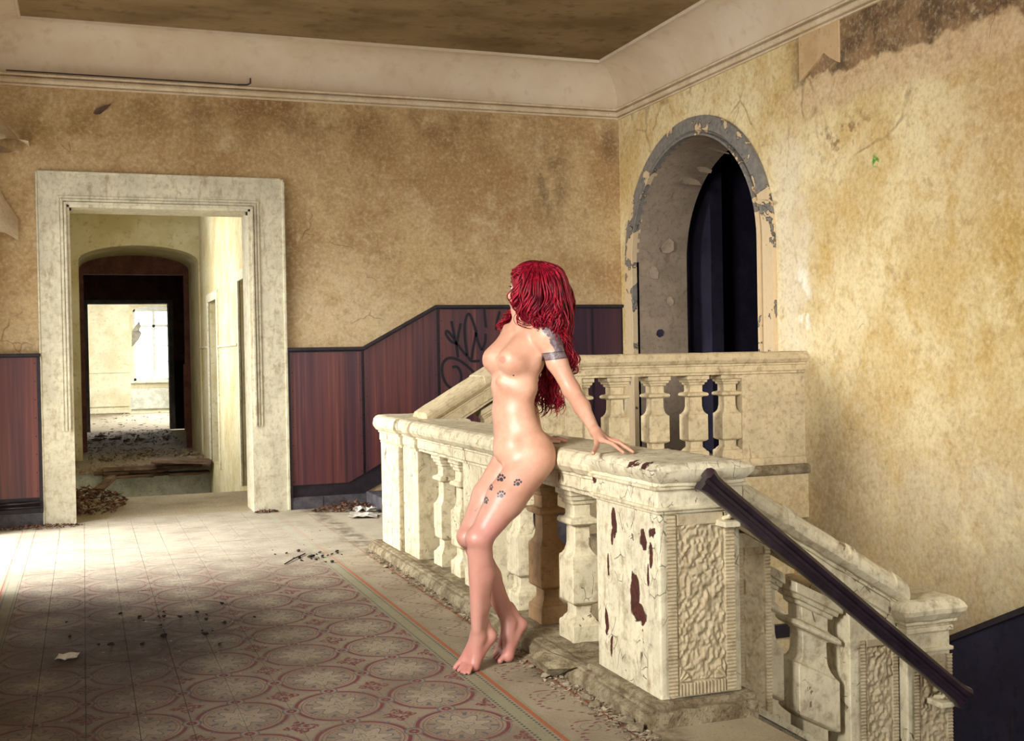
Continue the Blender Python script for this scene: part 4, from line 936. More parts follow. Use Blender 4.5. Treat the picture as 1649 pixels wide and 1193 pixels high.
# twig, long plank and broken layers round the hole
tag(MB().tube([(1.12, 7.1, .006), (1.2, 7.25, .008), (1.30, 7.42, .006)], .004, 6).build('twig', 'umber'), 'thin dark twig on the tiles near the dirt trail', 'twig')
for i in range(14):
    rr = random.Random(i); x = rr.uniform(-.05, 1.0); z = -.03-.045*(i % 3); l = rr.uniform(.25, .6)
    mb = MB().box(x, min(1.44, x+l), 14.82+rr.uniform(-.1, .1), 15.1, z-.035, z, .004); o = mb.build('timber_piece', 'timber', off=(x, 14.9, z)); subdiv(o, .15); roughen(o, .012, 18, i)
    tag(o, 'broken floor timber jutting over the far edge of the corridor hole', 'timber', 'broken timbers at the corridor hole')
o = MB().box(.75, 1.45, 14.5, 14.9, .01, .05, .006).build('plank', 'timber', off=(1.1, 14.7, .03)); o.rotation_euler = (0, .06, -.1); tag(o, 'long loose plank bridging the right side of the corridor hole', 'plank')
o = MB().box(.03, .10, 11.2, 11.9, 0, .05, .006).build('plank', 'timber', off=(.06, 11.5, 0)); o.rotation_euler = (.3, 0, -.5); tag(o, 'yellowish board tilted into the hole at the left', 'plank')
for i in range(26):
    rr = random.Random(100+i); o = bpy.data.objects.new('stone_chunk', rocks[i % 6]); COL.objects.link(o); s_ = rr.uniform(.03, .09)
    o.location = (rr.uniform(-.05, 1.4), rr.uniform(15.1, 21.0), -.005); o.scale = (s_*1.6, s_, s_*.6); o.rotation_euler.z = rr.uniform(0, 6); tag(o, 'chunk of rubble on the corridor floor beyond the hole', 'stone', 'rubble beyond the corridor hole')
for i in range(9):
    rr = random.Random(200+i); o = bpy.data.objects.new('stone_chunk', rocks[i % 6]); COL.objects.link(o); s_ = rr.uniform(.04, .09)
    o.location = (rr.uniform(1.25, 1.4), rr.uniform(15.2, 16.4), 0); o.scale = (s_, s_, s_); tag(o, 'chunk of rubble piled at the right foot of the flat arch', 'stone', 'rubble at the flat arch foot')
leafy(420, lambda: (random.uniform(-.05, 1.38), 17.5+random.random()*4.4, .005+.02*random.random()), 'rubble_scatter', 'splinters scattered over the floor of the dark passage', 'rubble', 'debris', .012, .04)
leafy(360, lambda: (random.uniform(.03, 1.38), 15.0+random.random()*2.0, .005+.03*random.random()), 'rubble_scatter', 'splinters and rubble scattered under the flat arch beyond the hole', 'rubble', 'debris', .015, .045)
leafy(260, lambda: (random.uniform(0, 2.4), random.uniform(22.6, 29.6), -.02), 'rubble_scatter', 'litter over the bright far room floor', 'rubble', 'chip', .02, .07)
# ------------------------------------------------------------------ the woman
BODY = [
('e', (1.684, 4.447, 0.865), (0.128, 0.09, 0.095), 0.03, 0),
('e', (1.651, 4.45, 0.938), (0.108, 0.083, 0.085), 0.03, 0),
('e', (1.639, 4.456, 1.019), (0.098, 0.076, 0.09), 0.03, 0),
('e', (1.646, 4.454, 1.12), (0.108, 0.082, 0.09), 0.03, 0),
('e', (1.668, 4.458, 1.226), (0.122, 0.088, 0.095), 0.03, 0),
('e', (1.702, 4.458, 1.314), (0.135, 0.07, 0.065), 0.04, 0),
('e', (1.744, 4.457, 0.821), (0.07, 0.075, 0.085), 0.03, 0),
('e', (1.715, 4.584, 0.813), (0.07, 0.075, 0.085), 0.03, 0),
('e', (1.599, 4.415, 0.871), (0.075, 0.045, 0.07), 0.03, 0),
('c', (1.703, 4.386, 0.829), 0.086, (1.568, 4.37, 0.673), 0.077, 0.03),
('c', (1.568, 4.37, 0.673), 0.077, (1.454, 4.356, 0.529), 0.048, 0.02),
('c', (1.433, 4.348, 0.527), 0.04, (1.433, 4.348, 0.527), 0.03996, 0.02),
('c', (1.454, 4.356, 0.529), 0.047, (1.47, 4.38, 0.379), 0.046, 0.02),
('c', (1.47, 4.38, 0.379), 0.046, (1.463, 4.392, 0.253), 0.035, 0.02),
('c', (1.463, 4.392, 0.253), 0.035, (1.451, 4.394, 0.132), 0.0265, 0.02),
('c', (1.441, 4.36, 0.47), 0.036, (1.438, 4.368, 0.162), 0.022, 0.02),
('c', (1.48, 4.406, 0.212), 0.015, (1.503, 4.402, 0.125), 0.022, 0.015),
('c', (1.503, 4.402, 0.125), 0.026, (1.503, 4.402, 0.125), 0.025973999999999997, 0.015),
('c', (1.448, 4.385, 0.13), 0.029, (1.397, 4.419, 0.028), 0.022, 0.02),
('c', (1.448, 4.385, 0.13), 0.027, (1.424, 4.373, 0.024), 0.02, 0.02),
('c', (1.503, 4.402, 0.125), 0.024, (1.424, 4.373, 0.024), 0.018, 0.02),
('c', (1.397, 4.419, 0.028), 0.022, (1.424, 4.373, 0.024), 0.02, 0.012),
('c', (1.397, 4.419, 0.028), 0.0138, (1.374, 4.413, 0.027), 0.0115, 0.006),
('c', (1.374, 4.413, 0.027), 0.010924999999999999, (1.358, 4.409, 0.012), 0.0115, 0.004),
('c', (1.404, 4.407, 0.027), 0.010799999999999999, (1.38, 4.387, 0.025), 0.009, 0.006),
('c', (1.38, 4.387, 0.025), 0.008549999999999999, (1.362, 4.373, 0.01), 0.009, 0.004),
('c', (1.41, 4.396, 0.026), 0.0102, (1.385, 4.368, 0.025), 0.0085, 0.006),
('c', (1.385, 4.368, 0.025), 0.008075, (1.366, 4.348, 0.01), 0.0085, 0.004),
('c', (1.417, 4.385, 0.025), 0.0096, (1.391, 4.355, 0.024), 0.008, 0.006),
('c', (1.391, 4.355, 0.024), 0.0076, (1.372, 4.333, 0.009), 0.008, 0.004),
('c', (1.424, 4.373, 0.024), 0.009359999999999999, (1.403, 4.346, 0.023), 0.0078, 0.006),
('c', (1.403, 4.346, 0.023), 0.007409999999999999, (1.388, 4.327, 0.009), 0.0078, 0.004),
('c', (1.67, 4.537, 0.818), 0.082, (1.551, 4.525, 0.667), 0.068, 0.025),
('c', (1.551, 4.525, 0.667), 0.068, (1.454, 4.484, 0.521), 0.05, 0.02),
('c', (1.434, 4.47, 0.514), 0.038, (1.434, 4.47, 0.514), 0.037961999999999996, 0.02),
('c', (1.454, 4.484, 0.521), 0.046, (1.549, 4.521, 0.34), 0.045, 0.012),
('c', (1.549, 4.521, 0.34), 0.045, (1.594, 4.524, 0.228), 0.035, 0.015),
('c', (1.594, 4.524, 0.228), 0.035, (1.623, 4.512, 0.143), 0.028, 0.015),
('c', (1.676, 4.514, 0.13), 0.028, (1.676, 4.514, 0.13), 0.027972, 0.015),
('c', (1.639, 4.529, 0.21), 0.016, (1.676, 4.514, 0.13), 0.022, 0.015),
('c', (1.622, 4.502, 0.137), 0.029, (1.593, 4.444, 0.026), 0.021, 0.02),
('c', (1.622, 4.502, 0.137), 0.026, (1.596, 4.541, 0.026), 0.02, 0.02),
('c', (1.676, 4.514, 0.13), 0.024, (1.593, 4.444, 0.026), 0.018, 0.015),
('c', (1.593, 4.444, 0.026), 0.022, (1.596, 4.541, 0.026), 0.02, 0.012),
('c', (1.593, 4.444, 0.026), 0.0138, (1.57, 4.438, 0.026), 0.0115, 0.006),
('c', (1.57, 4.438, 0.026), 0.010924999999999999, (1.554, 4.433, 0.012), 0.0115, 0.004),
('c', (1.594, 4.468, 0.026), 0.010799999999999999, (1.572, 4.472, 0.025), 0.009, 0.006),
('c', (1.572, 4.472, 0.025), 0.008549999999999999, (1.556, 4.475, 0.01), 0.009, 0.004),
('c', (1.595, 4.492, 0.026), 0.0102, (1.574, 4.501, 0.025), 0.0085, 0.006),
('c', (1.574, 4.501, 0.025), 0.008075, (1.559, 4.507, 0.01), 0.0085, 0.004),
('c', (1.595, 4.517, 0.026), 0.0096, (1.579, 4.529, 0.024), 0.008, 0.006),
('c', (1.579, 4.529, 0.024), 0.0076, (1.567, 4.538, 0.009), 0.008, 0.004),
('c', (1.596, 4.541, 0.026), 0.009359999999999999, (1.588, 4.561, 0.024), 0.0078, 0.006),
('c', (1.588, 4.561, 0.024), 0.007409999999999999, (1.583, 4.576, 0.009), 0.0078, 0.004),
('e', (1.624, 4.391, 1.214), (0.058, 0.05, 0.046), 0.04, 0),
('e', (1.585, 4.491, 1.22), (0.056, 0.05, 0.046), 0.04, 0),
('c', (1.683, 4.401, 1.301), 0.04, (1.611, 4.384, 1.232), 0.05, 0.03),
('c', (1.653, 4.508, 1.316), 0.035, (1.578, 4.492, 1.24), 0.045, 0.03),
('c', (1.581, 4.415, 1.142), 0.018, (1.666, 4.382, 1.091), 0.014, 0.03),
('c', (1.676, 4.394, 1.361), 0.012, (1.717, 4.309, 1.348), 0.01, 0.02),
('c', (1.655, 4.423, 1.359), 0.012, (1.647, 4.543, 1.363), 0.01, 0.02),
('c', (1.71, 4.455, 1.347), 0.055, (1.749, 4.329, 1.323), 0.046, 0.03),
('c', (1.702, 4.469, 1.347), 0.052, (1.686, 4.581, 1.335), 0.04, 0.03),
('c', (1.713, 4.465, 1.332), 0.058, (1.695, 4.441, 1.443), 0.05, 0.03),
('c', (1.749, 4.329, 1.323), 0.049, (1.749, 4.329, 1.323), 0.048951, 0.03),
('c', (1.749, 4.329, 1.323), 0.047, (1.773, 4.302, 1.216), 0.04, 0.03),
('c', (1.773, 4.302, 1.216), 0.04, (1.817, 4.263, 1.104), 0.033, 0.02),
('c', (1.817, 4.263, 1.104), 0.034, (1.826, 4.184, 1.04), 0.031, 0.02),
('c', (1.826, 4.184, 1.04), 0.031, (1.829, 4.065, 0.949), 0.02, 0.02),
('c', (1.829, 4.065, 0.949), 0.0185, (1.826, 3.991, 0.921), 0.0118, 0.01),
('c', (1.829, 4.065, 0.949), 0.0185, (1.852, 4.013, 0.923), 0.0115, 0.01),
('c', (1.829, 4.065, 0.949), 0.0185, (1.86, 4.042, 0.928), 0.0115, 0.01),
('c', (1.829, 4.065, 0.949), 0.0185, (1.857, 4.065, 0.932), 0.0105, 0.01),
('c', (1.826, 3.991, 0.921), 0.011, (1.857, 4.065, 0.932), 0.01, 0.008),
('c', (1.826, 3.991, 0.921), 0.0092, (1.84, 3.933, 0.91), 0.008, 0.004),
('c', (1.84, 3.933, 0.91), 0.008, (1.854, 3.874, 0.883), 0.0068, 0.003),
('c', (1.852, 4.013, 0.923), 0.009659999999999998, (1.878, 3.955, 0.91), 0.0084, 0.004),
('c', (1.878, 3.955, 0.91), 0.0084, (1.904, 3.898, 0.881), 0.00714, 0.003),
('c', (1.86, 4.042, 0.928), 0.0092, (1.892, 3.998, 0.914), 0.008, 0.004),
('c', (1.892, 3.998, 0.914), 0.008, (1.924, 3.955, 0.884), 0.0068, 0.003),
('c', (1.857, 4.065, 0.932), 0.00828, (1.888, 4.043, 0.919), 0.0072, 0.004),
('c', (1.888, 4.043, 0.919), 0.0072, (1.919, 4.02, 0.889), 0.00612, 0.003),
('c', (1.829, 4.065, 0.949), 0.015, (1.812, 4.017, 0.922), 0.0118, 0.007),
('c', (1.812, 4.017, 0.922), 0.0115, (1.795, 3.981, 0.9), 0.0098, 0.004),
('c', (1.795, 3.981, 0.9), 0.0098, (1.745, 3.903, 0.883), 0.0085, 0.003),
('c', (1.686, 4.581, 1.335), 0.044, (1.782, 4.671, 1.117), 0.033, 0.02),
('c', (1.782, 4.671, 1.117), 0.033, (1.815, 4.632, 0.905), 0.021, 0.02),
('c', (1.815, 4.632, 0.905), 0.019, (1.87, 4.652, 0.882), 0.011, 0.012),
('c', (1.87, 4.652, 0.882), 0.0095, (1.9, 4.659, 0.888), 0.009, 0.004),
('c', (1.9, 4.659, 0.888), 0.009, (1.93, 4.667, 0.877), 0.008, 0.003),
('c', (1.815, 4.632, 0.905), 0.019, (1.87, 4.634, 0.882), 0.011, 0.012),
('c', (1.87, 4.634, 0.882), 0.0095, (1.905, 4.636, 0.888), 0.009, 0.004),
('c', (1.905, 4.636, 0.888), 0.009, (1.94, 4.639, 0.877), 0.008, 0.003),
('c', (1.815, 4.632, 0.905), 0.019, (1.87, 4.616, 0.882), 0.011, 0.012),
('c', (1.87, 4.616, 0.882), 0.0095, (1.903, 4.614, 0.888), 0.009, 0.004),
('c', (1.903, 4.614, 0.888), 0.009, (1.936, 4.611, 0.877), 0.008, 0.003),
('c', (1.815, 4.632, 0.905), 0.019, (1.87, 4.598, 0.882), 0.011, 0.012),
('c', (1.87, 4.598, 0.882), 0.0095, (1.895, 4.591, 0.888), 0.009, 0.004),
('c', (1.895, 4.591, 0.888), 0.009, (1.92, 4.583, 0.877), 0.008, 0.003),
('c', (1.815, 4.632, 0.905), 0.016, (1.845, 4.587, 0.882), 0.011, 0.006),
('c', (1.845, 4.587, 0.882), 0.0105, (1.885, 4.567, 0.877), 0.009, 0.003)]
HEAD = {'face': [-0.686, 0.716, 0.124], 'up': [0.086, -0.09, 0.992], 'side': [0.722, 0.692, -0.0], 'hd': [1.718, 4.418, 1.507]}
TATTOO = {'paws': [(-0.0509, 0.76), (0.0143, 0.744), (-0.091, 0.724), (-0.0515, 0.701), (-0.1112, 0.674)], 'sh': [(0.1336, 1.355), (0.1744, 1.31), (0.1864, 1.283), (0.1092, 1.373), (0.1582, 1.342)], 'band': [(0.1817, 1.243)], 'nL': (1.556, 4.34, 1.23), 'nR': (1.514, 4.494, 1.236), 'sw': [(-0.0528, 1.349), (-0.0604, 1.332)], 'mole': (0.0046, 1.166), 'line': [(-0.1491, 0.639)]}

HAIR = [
[(1.75, 4.391, 1.611), (1.816, 4.356, 1.574), (1.84, 4.346, 1.498), (1.838, 4.334, 1.385), (1.834, 4.334, 1.285), (1.855, 4.336, 1.222), (1.873, 4.329, 1.186)],
[(1.742, 4.373, 1.61), (1.783, 4.315, 1.571), (1.802, 4.296, 1.483), (1.817, 4.31, 1.372), (1.82, 4.34, 1.285), (1.842, 4.33, 1.217), (1.827, 4.335, 1.182)],
[(1.772, 4.447, 1.616), (1.846, 4.441, 1.585), (1.877, 4.439, 1.491), (1.874, 4.427, 1.35), (1.865, 4.429, 1.247), (1.876, 4.424, 1.191), (1.856, 4.431, 1.156)],
[(1.738, 4.374, 1.607), (1.761, 4.301, 1.562), (1.777, 4.273, 1.469), (1.784, 4.269, 1.383), (1.809, 4.301, 1.302), (1.819, 4.339, 1.228)],
[(1.729, 4.367, 1.609), (1.73, 4.291, 1.549), (1.73, 4.269, 1.469), (1.719, 4.272, 1.408), (1.743, 4.268, 1.366), (1.763, 4.265, 1.341)],
[(1.725, 4.369, 1.609), (1.698, 4.292, 1.539), (1.688, 4.284, 1.465), (1.678, 4.287, 1.409), (1.701, 4.294, 1.372), (1.731, 4.277, 1.362)],
[(1.72, 4.37, 1.609), (1.679, 4.31, 1.54), (1.662, 4.304, 1.471), (1.658, 4.316, 1.418), (1.674, 4.32, 1.378), (1.698, 4.3, 1.363)],
[(1.719, 4.381, 1.61), (1.668, 4.335, 1.547), (1.647, 4.332, 1.485), (1.642, 4.343, 1.436), (1.656, 4.348, 1.394), (1.682, 4.338, 1.374)],
[(1.714, 4.383, 1.608), (1.662, 4.348, 1.558), (1.639, 4.351, 1.518), (1.63, 4.359, 1.474), (1.638, 4.366, 1.435), (1.655, 4.359, 1.4)],
[(1.733, 4.376, 1.61), (1.748, 4.295, 1.554), (1.757, 4.27, 1.474), (1.749, 4.261, 1.408), (1.77, 4.263, 1.346), (1.788, 4.277, 1.292)],
[(1.738, 4.417, 1.611), (1.702, 4.409, 1.602), (1.682, 4.405, 1.589), (1.666, 4.4, 1.576), (1.658, 4.392, 1.563)],
[(1.774, 4.425, 1.612), (1.826, 4.406, 1.588), (1.855, 4.405, 1.537), (1.865, 4.4, 1.451), (1.865, 4.398, 1.349), (1.859, 4.4, 1.273)],
[(1.718, 4.392, 1.606), (1.686, 4.393, 1.598), (1.663, 4.391, 1.588), (1.647, 4.391, 1.578), (1.652, 4.39, 1.57)],
[(1.726, 4.485, 1.608), (1.71, 4.533, 1.509), (1.701, 4.556, 1.445), (1.676, 4.565, 1.412), (1.65, 4.563, 1.386), (1.634, 4.558, 1.355)],
[(1.731, 4.483, 1.608), (1.719, 4.529, 1.496), (1.714, 4.562, 1.433), (1.697, 4.578, 1.402), (1.677, 4.585, 1.382), (1.664, 4.59, 1.361)],
[(1.779, 4.466, 1.607), (1.854, 4.5, 1.481), (1.854, 4.541, 1.327), (1.839, 4.566, 1.196), (1.829, 4.525, 1.106), (1.791, 4.496, 1.043), (1.781, 4.499, 1.007)],
[(1.772, 4.447, 1.606), (1.854, 4.479, 1.48), (1.869, 4.535, 1.326), (1.846, 4.542, 1.196), (1.841, 4.499, 1.106), (1.856, 4.483, 1.054), (1.833, 4.49, 1.006)],
[(1.779, 4.466, 1.607), (1.86, 4.508, 1.469), (1.859, 4.539, 1.327), (1.834, 4.567, 1.197), (1.808, 4.533, 1.119), (1.819, 4.507, 1.068), (1.848, 4.485, 1.047), (1.854, 4.484, 1.088)],
[(1.779, 4.466, 1.607), (1.857, 4.499, 1.481), (1.853, 4.552, 1.327), (1.839, 4.544, 1.196), (1.822, 4.528, 1.119), (1.785, 4.52, 1.068), (1.774, 4.523, 1.037)]]
HAIRVOL = [('c', (1.749, 4.422, 1.523), 0.094, (1.781, 4.421, 1.502), 0.098, 0.03), ('c', (1.795, 4.415, 1.477), 0.08, (1.805, 4.399, 1.349), 0.062, 0.03), ('c', (1.816, 4.427, 1.35), 0.06, (1.827, 4.411, 1.248), 0.035, 0.03), ('c', (1.854, 4.519, 1.326), 0.035, (1.833, 4.525, 1.145), 0.018, 0.02), ('c', (1.731, 4.375, 1.5), 0.062, (1.712, 4.36, 1.429), 0.048, 0.03)]
CURLS = [((1.644, 4.363, 1.39), 0.028, 120, 440, 0.0016, 0), ((1.656, 4.348, 1.377), 0.022, 150, 400, 0.0014, 0), ((1.833, 4.481, 1.05), 0.024, 200, -160, 0.006, 0.01), ((1.82, 4.485, 1.037), 0.018, 180, -150, 0.005, 0), ((1.857, 4.324, 1.182), 0.018, 160, -200, 0.005, 0), ((1.841, 4.33, 1.165), 0.014, 160, -200, 0.004, 0), ((1.776, 4.501, 1.03), 0.012, 90, -150, 0.004, 0.02), ((1.631, 4.348, 1.456), 0.02, 90, 300, 0.002, 0.02)]

class Field:
    def __init__(s, lo, hi, h):
        s.lo = np.array(lo, float); s.h = h; s.n = np.ceil((np.array(hi)-s.lo)/h).astype(int)+1
        s.f = np.full(s.n, .05, np.float32)
    def local(s, lo, hi):
        a = np.maximum(0, np.floor((np.array(lo)-s.lo)/s.h).astype(int)); b = np.minimum(s.n, np.ceil((np.array(hi)-s.lo)/s.h).astype(int)+1)
        ax = [s.lo[i]+np.arange(a[i], b[i])*s.h for i in range(3)]
        return tuple(slice(a[i], b[i]) for i in range(3)), np.meshgrid(*ax, indexing='ij')
    def blend(s, sl, d, k, sub=False):
        f = s.f[sl]
        if sub:
            hh = np.clip(.5-.5*(f+d)/k, 0, 1); s.f[sl] = f*(1-hh)+(-d)*hh+k*hh*(1-hh)
        else:
            hh = np.clip(.5+.5*(d-f)/k, 0, 1); s.f[sl] = d*(1-hh)+f*hh-k*hh*(1-hh)
    def cap(s, p1, r1, p2, r2, k=.02, sub=False):
        p1, p2 = np.array(p1, float), np.array(p2, float); R = max(r1, r2)+k+.03
        sl, (X, Y, Z) = s.local(np.minimum(p1, p2)-R, np.maximum(p1, p2)+R)
        d = p2-p1; L2 = max(d@d, 1e-12)
        t = np.clip(((X-p1[0])*d[0]+(Y-p1[1])*d[1]+(Z-p1[2])*d[2])/L2, 0, 1)
        q = np.sqrt((X-p1[0]-t*d[0])**2+(Y-p1[1]-t*d[1])**2+(Z-p1[2]-t*d[2])**2)-(r1+(r2-r1)*t)
        s.blend(sl, q.astype(np.float32), k, sub)
    def ell(s, c, B, r, k=.02, sub=False):
        c = np.array(c, float); R = max(r)+k+.03
        sl, (X, Y, Z) = s.local(c-R, c+R)
        X, Y, Z = X-c[0], Y-c[1], Z-c[2]; q = [X*b[0]+Y*b[1]+Z*b[2] for b in B]
        k0 = np.sqrt(sum((a/v)**2 for a, v in zip(q, r))); k1 = np.sqrt(sum((a/v/v)**2 for a, v in zip(q, r)))+1e-6
        s.blend(sl, (k0*(k0-1)/k1).astype(np.float32), k, sub)
    def mesh(s, name, mt, parent, smooth_it=1):
        f = s.f; ins = f < 0; nx, ny, nz = f.shape
        cs = np.stack([ins[i:nx-1+i, j:ny-1+j, k:nz-1+k] for i in (0, 1) for j in (0, 1) for k in (0, 1)])
        act = cs.any(0) & ~cs.all(0); idx = -np.ones(act.shape, int); I = np.argwhere(act); idx[act] = np.arange(len(I))
        P = np.zeros((len(I), 3)); W = np.zeros(len(I))
        for a in range(3):
            for o in [(0, 0), (0, 1), (1, 0), (1, 1)]:
                o1 = np.insert(np.array(o), a, 0); o2 = np.insert(np.array(o), a, 1)
                v1 = f[tuple((I+o1).T)]; v2 = f[tuple((I+o2).T)]; m = (v1 < 0) != (v2 < 0)
                t = np.where(m, v1/(v1-v2+1e-12), 0); P += m[:, None]*(o1+t[:, None]*(o2-o1)); W += m
        P = (I+P/W[:, None])*s.h+s.lo; F = []
        for a in range(3):
            b, c = (a+1) % 3, (a+2) % 3
            sh = [slice(None)]*3; sh2 = [slice(None)]*3; sh[a] = slice(0, -1); sh2[a] = slice(1, None)
            e0, e1 = ins[tuple(sh)], ins[tuple(sh2)]; ch = np.argwhere(e0 != e1); ch = ch[(ch[:, b] > 0) & (ch[:, c] > 0) & (ch[:, b] < s.n[b]-1) & (ch[:, c] < s.n[c]-1)]
            db = np.zeros(3, int); db[b] = 1; dc = np.zeros(3, int); dc[c] = 1
            q = np.stack([idx[tuple((ch-db-dc).T)], idx[tuple((ch-dc).T)], idx[tuple(ch.T)], idx[tuple((ch-db).T)]], 1)
            fl_ = e0[tuple(ch.T)]; q[~fl_] = q[~fl_][:, ::-1]; F.append(q)
        F = np.concatenate(F); o0 = np.array(wpos(parent)) if parent else np.zeros(3)
        me = bpy.data.meshes.new(name); me.from_pydata((P-o0).tolist(), [], F.tolist()); me.shade_smooth()
        o = link(name, me, mt, parent)
        if smooth_it: md = o.modifiers.new('smooth', 'SMOOTH'); md.factor = .5; md.iterations = smooth_it
        return o
fc, up_, sd_ = (np.array(HEAD[k]) for k in ('face', 'up', 'side')); hd = np.array(HEAD['hd'])
def hp(a, b, c): return hd+fc*a+up_*b+sd_*c         # forward, up, to the side
F_ = Field((1.25, 3.78, -.01), (2.12, 4.98, 1.64), .0048)
BB = (np.array((.42, -.907, 0)), np.array((-.907, -.42, 0)), np.array((0, 0, 1.)))
for q in BODY:
    if q[0] == 'c': F_.cap(*q[1:5], k=q[5])
    else: F_.ell(q[1], BB, q[2], q[3])
HB = (sd_, fc, up_)
F_.ell(hp(-.008, .028, 0), HB, (.072, .092, .082), .02)          # cranium
F_.ell(hp(.022, -.035, 0), HB, (.058, .066, .075), .025)         # face
F_.cap(hp(.062, -.088, 0), .020, hp(.055, -.092, 0), .022, .02)  # chin
for s_ in (-1, 1):
    F_.cap(hp(.05, -.088, .012*s_), .016, hp(-.012, -.055, .052*s_), .016, .018)   # jaw
    F_.ell(hp(.056, -.030, .036*s_), HB, (.022, .020, .018), .014)                 # cheek
    F_.cap(hp(.082, .018, .012*s_), .008, hp(.070, .016, .044*s_), .007, .012)     # brow
    F_.ell(hp(.082, .000, .031*s_), HB, (.015, .012, .010), .006, True)            # eye socket
    F_.cap(hp(-.005, -.012, .072*s_), .010, hp(-.010, -.038, .068*s_), .007, .008) # ear
    F_.cap(hp(.094, -.038, .009*s_), .0065, hp(.088, -.038, .013*s_), .006, .005)  # nostril wing
F_.cap(hp(.082, .008, 0), .007, hp(.104, -.030, 0), .0085, .008)  # nose
F_.cap(hp(.086, -.055, -.014), .0052, hp(.086, -.055, .014), .0052, .006); F_.cap(hp(.091, -.0545, -.005), .0048, hp(.091, -.0545, .005), .0048, .005)
F_.cap(hp(.086, -.064, -.012), .0060, hp(.086, -.064, .012), .0060, .006)
F_.cap(hp(.094, -.0595, -.018), .0012, hp(.094, -.0595, .018), .0012, .002, True)
for nn_ in (TATTOO['nL'], TATTOO['nR']):
    c_ = np.array(nn_); d_ = BB[1]
R2 = (.938, -.345, 0)
def skin():
    P = pos(); x, y, z = sep(P)
    u = x*R2[0]+y*R2[1]; d = x*.345+y*.938
    n = noise(P, 9, 4, .6); n2 = noise(P, 60, 3, .6)
    c = mx(sm(n, .3, .7), (206, 160, 134), (188, 138, 114))
    c = mx(sm(z, .95, .45)*.6, c, (168, 112, 106)); c = mx(sm(n2, .5, .8)*.15, c, (190, 130, 118))
    c = mx(spot((x, y, z), (1.50, 4.33, .55), (.11, .11, .09), .2)*.45, c, (182, 112, 112))
    c = mx(sm(z, .16, .02)*.45, c, (190, 118, 112))
    # hand and elbow a little redder
    c = mx(spot((x, y, z), (1.95, 4.1, .89), (.16, .2, .10), .3)*.45, c, (196, 122, 112))
    ink = (52, 52, 64)
    wob = (noise(P, 130, 2)-.5)*.004
    # paw prints trailing down the thigh
    zone = sm(x, 1.9, 1.89)*sm(z, .62, .63)*sm(z, .80, .79)*sm(d, 4.70, 4.69)
    for i, (pu, pz) in enumerate(TATTOO['paws']):
        s_ = .8 if i == 2 else 1.0; wd = .55 if i in (2, 4) else 1.0
        def blob(du, dz, r): return sm(M('SQRT', M('POWER', (u-pu-du*wd)/wd, 2)+M('POWER', z-pz-dz, 2))+wob, r*s_, r*s_*.8)
        a = blob(0, -.004, .0085)
        for k in range(5):
            t = math.radians(200-44*k); a = M('MAXIMUM', a, blob(.0135*s_*math.cos(t), -.002+.0135*s_*math.sin(t), .0052))
        c = mx(a*zone, c, ink)
    # lettering-like thin streak on the inner thigh
    lu, lz = TATTOO['line'][0]
    c = mx(sm(M('ABSOLUTE', (u-lu)-(z-lz)*.55)+wob, .003, .0015)*sm(M('ABSOLUTE', z-lz), .02, .018)*sm(d, 4.70, 4.69), c, ink)
    # shoulder piece and armband
    nn = noise(P, 60, 3, .6, .8)
    sh = None
    for (su, sz), r in zip(TATTOO['sh'], (.020, .026, .026, .016, .024)):
        q = sm(M('SQRT', M('POWER', u-su, 2)+M('POWER', (z-sz)*.8, 2))+(nn-.5)*.02, r, r*.9); sh = q if sh is None else M('MAXIMUM', sh, q)
    side_ = sm(d, 4.80, 4.79)
    c = mx(sh*side_*.9, c, mx(sm(nn, .45, .55), (70, 68, 82), (120, 104, 108)))
    bu, bz = TATTOO['band'][0]; k = (z-bz)-(u-bu)*.10
    bnd = sm(M('ABSOLUTE', k)+(nn-.5)*.004, .0165, .015)*sm(M('ABSOLUTE', u-bu), .065, .06)*sm(d, 4.86, 4.85)
    pat = mx(sm(noise(P, 260, 2, .5), .46, .54), (64, 64, 76), (128, 112, 112))
    c = mx(bnd*.92, c, mx(sm(M('ABSOLUTE', M('ABSOLUTE', k)-.0135), .003, .0015), pat, ink))
    for (su, sz) in TATTOO['sw']: c = mx(sm(M('SQRT', M('POWER', u-su, 2)+M('POWER', z-sz, 2))+wob, .007, .005)*sm(d, 4.95, 4.94), c, ink)
    c = mx(sm(M('SQRT', M('POWER', u-TATTOO['mole'][0], 2)+M('POWER', z-TATTOO['mole'][1], 2)), .004, .003)*sm(d, 4.7, 4.69), c, (70, 44, 40))
    for q, dm in (('nL', 4.78), ('nR', 4.86)):
        a, b, e = TATTOO[q]; r = M('SQRT', M('POWER', (u-(a*R2[0]+b*R2[1]))*(1.0 if q == 'nL' else 2.0), 2)+M('POWER', z-e, 2))
        c = mx(sm(r, .017, .012)*.6*sm(d, dm, dm-.01), c, (176, 108, 96))
    l = hp(.092, -.0595, 0); c = mx(spot((x, y, z), tuple(l), (.022, .022, .011), .5)*.8, c, (170, 78, 84))
    sc = {'Subsurface Weight': .12, 'Subsurface Scale': .02, 'Roughness': n2*.15+.38}
    return c, n2*.3+n*.1, dict(bs=.12, bd=.004, set=sc)
MT['skin'] = mat('warm_fair_skin', skin, .45, .5)
def hairm():
    P = pos()
    n = noise(P, (90, 90, 14), 4, .6, 1.2); n1 = noise(P, 7, 3)
    c = mx(sm(n, .35, .68), (66, 5, 20), (168, 22, 44)); c = mx(sm(n1, .5, .65)*.55, c, (46, 5, 18))
    return c, n, dict(bs=.5, bd=.004, set={'Subsurface Weight': 0.0})
MT['hair'] = mat('vivid_red_hair', hairm, .4, .22)
wm = root('person', (1.60, 4.43, 0), 'unclothed tattooed woman with long red hair leaning back on the balustrade, on tiptoe', 'person')
body = F_.mesh('body', 'skin', wm, 2)
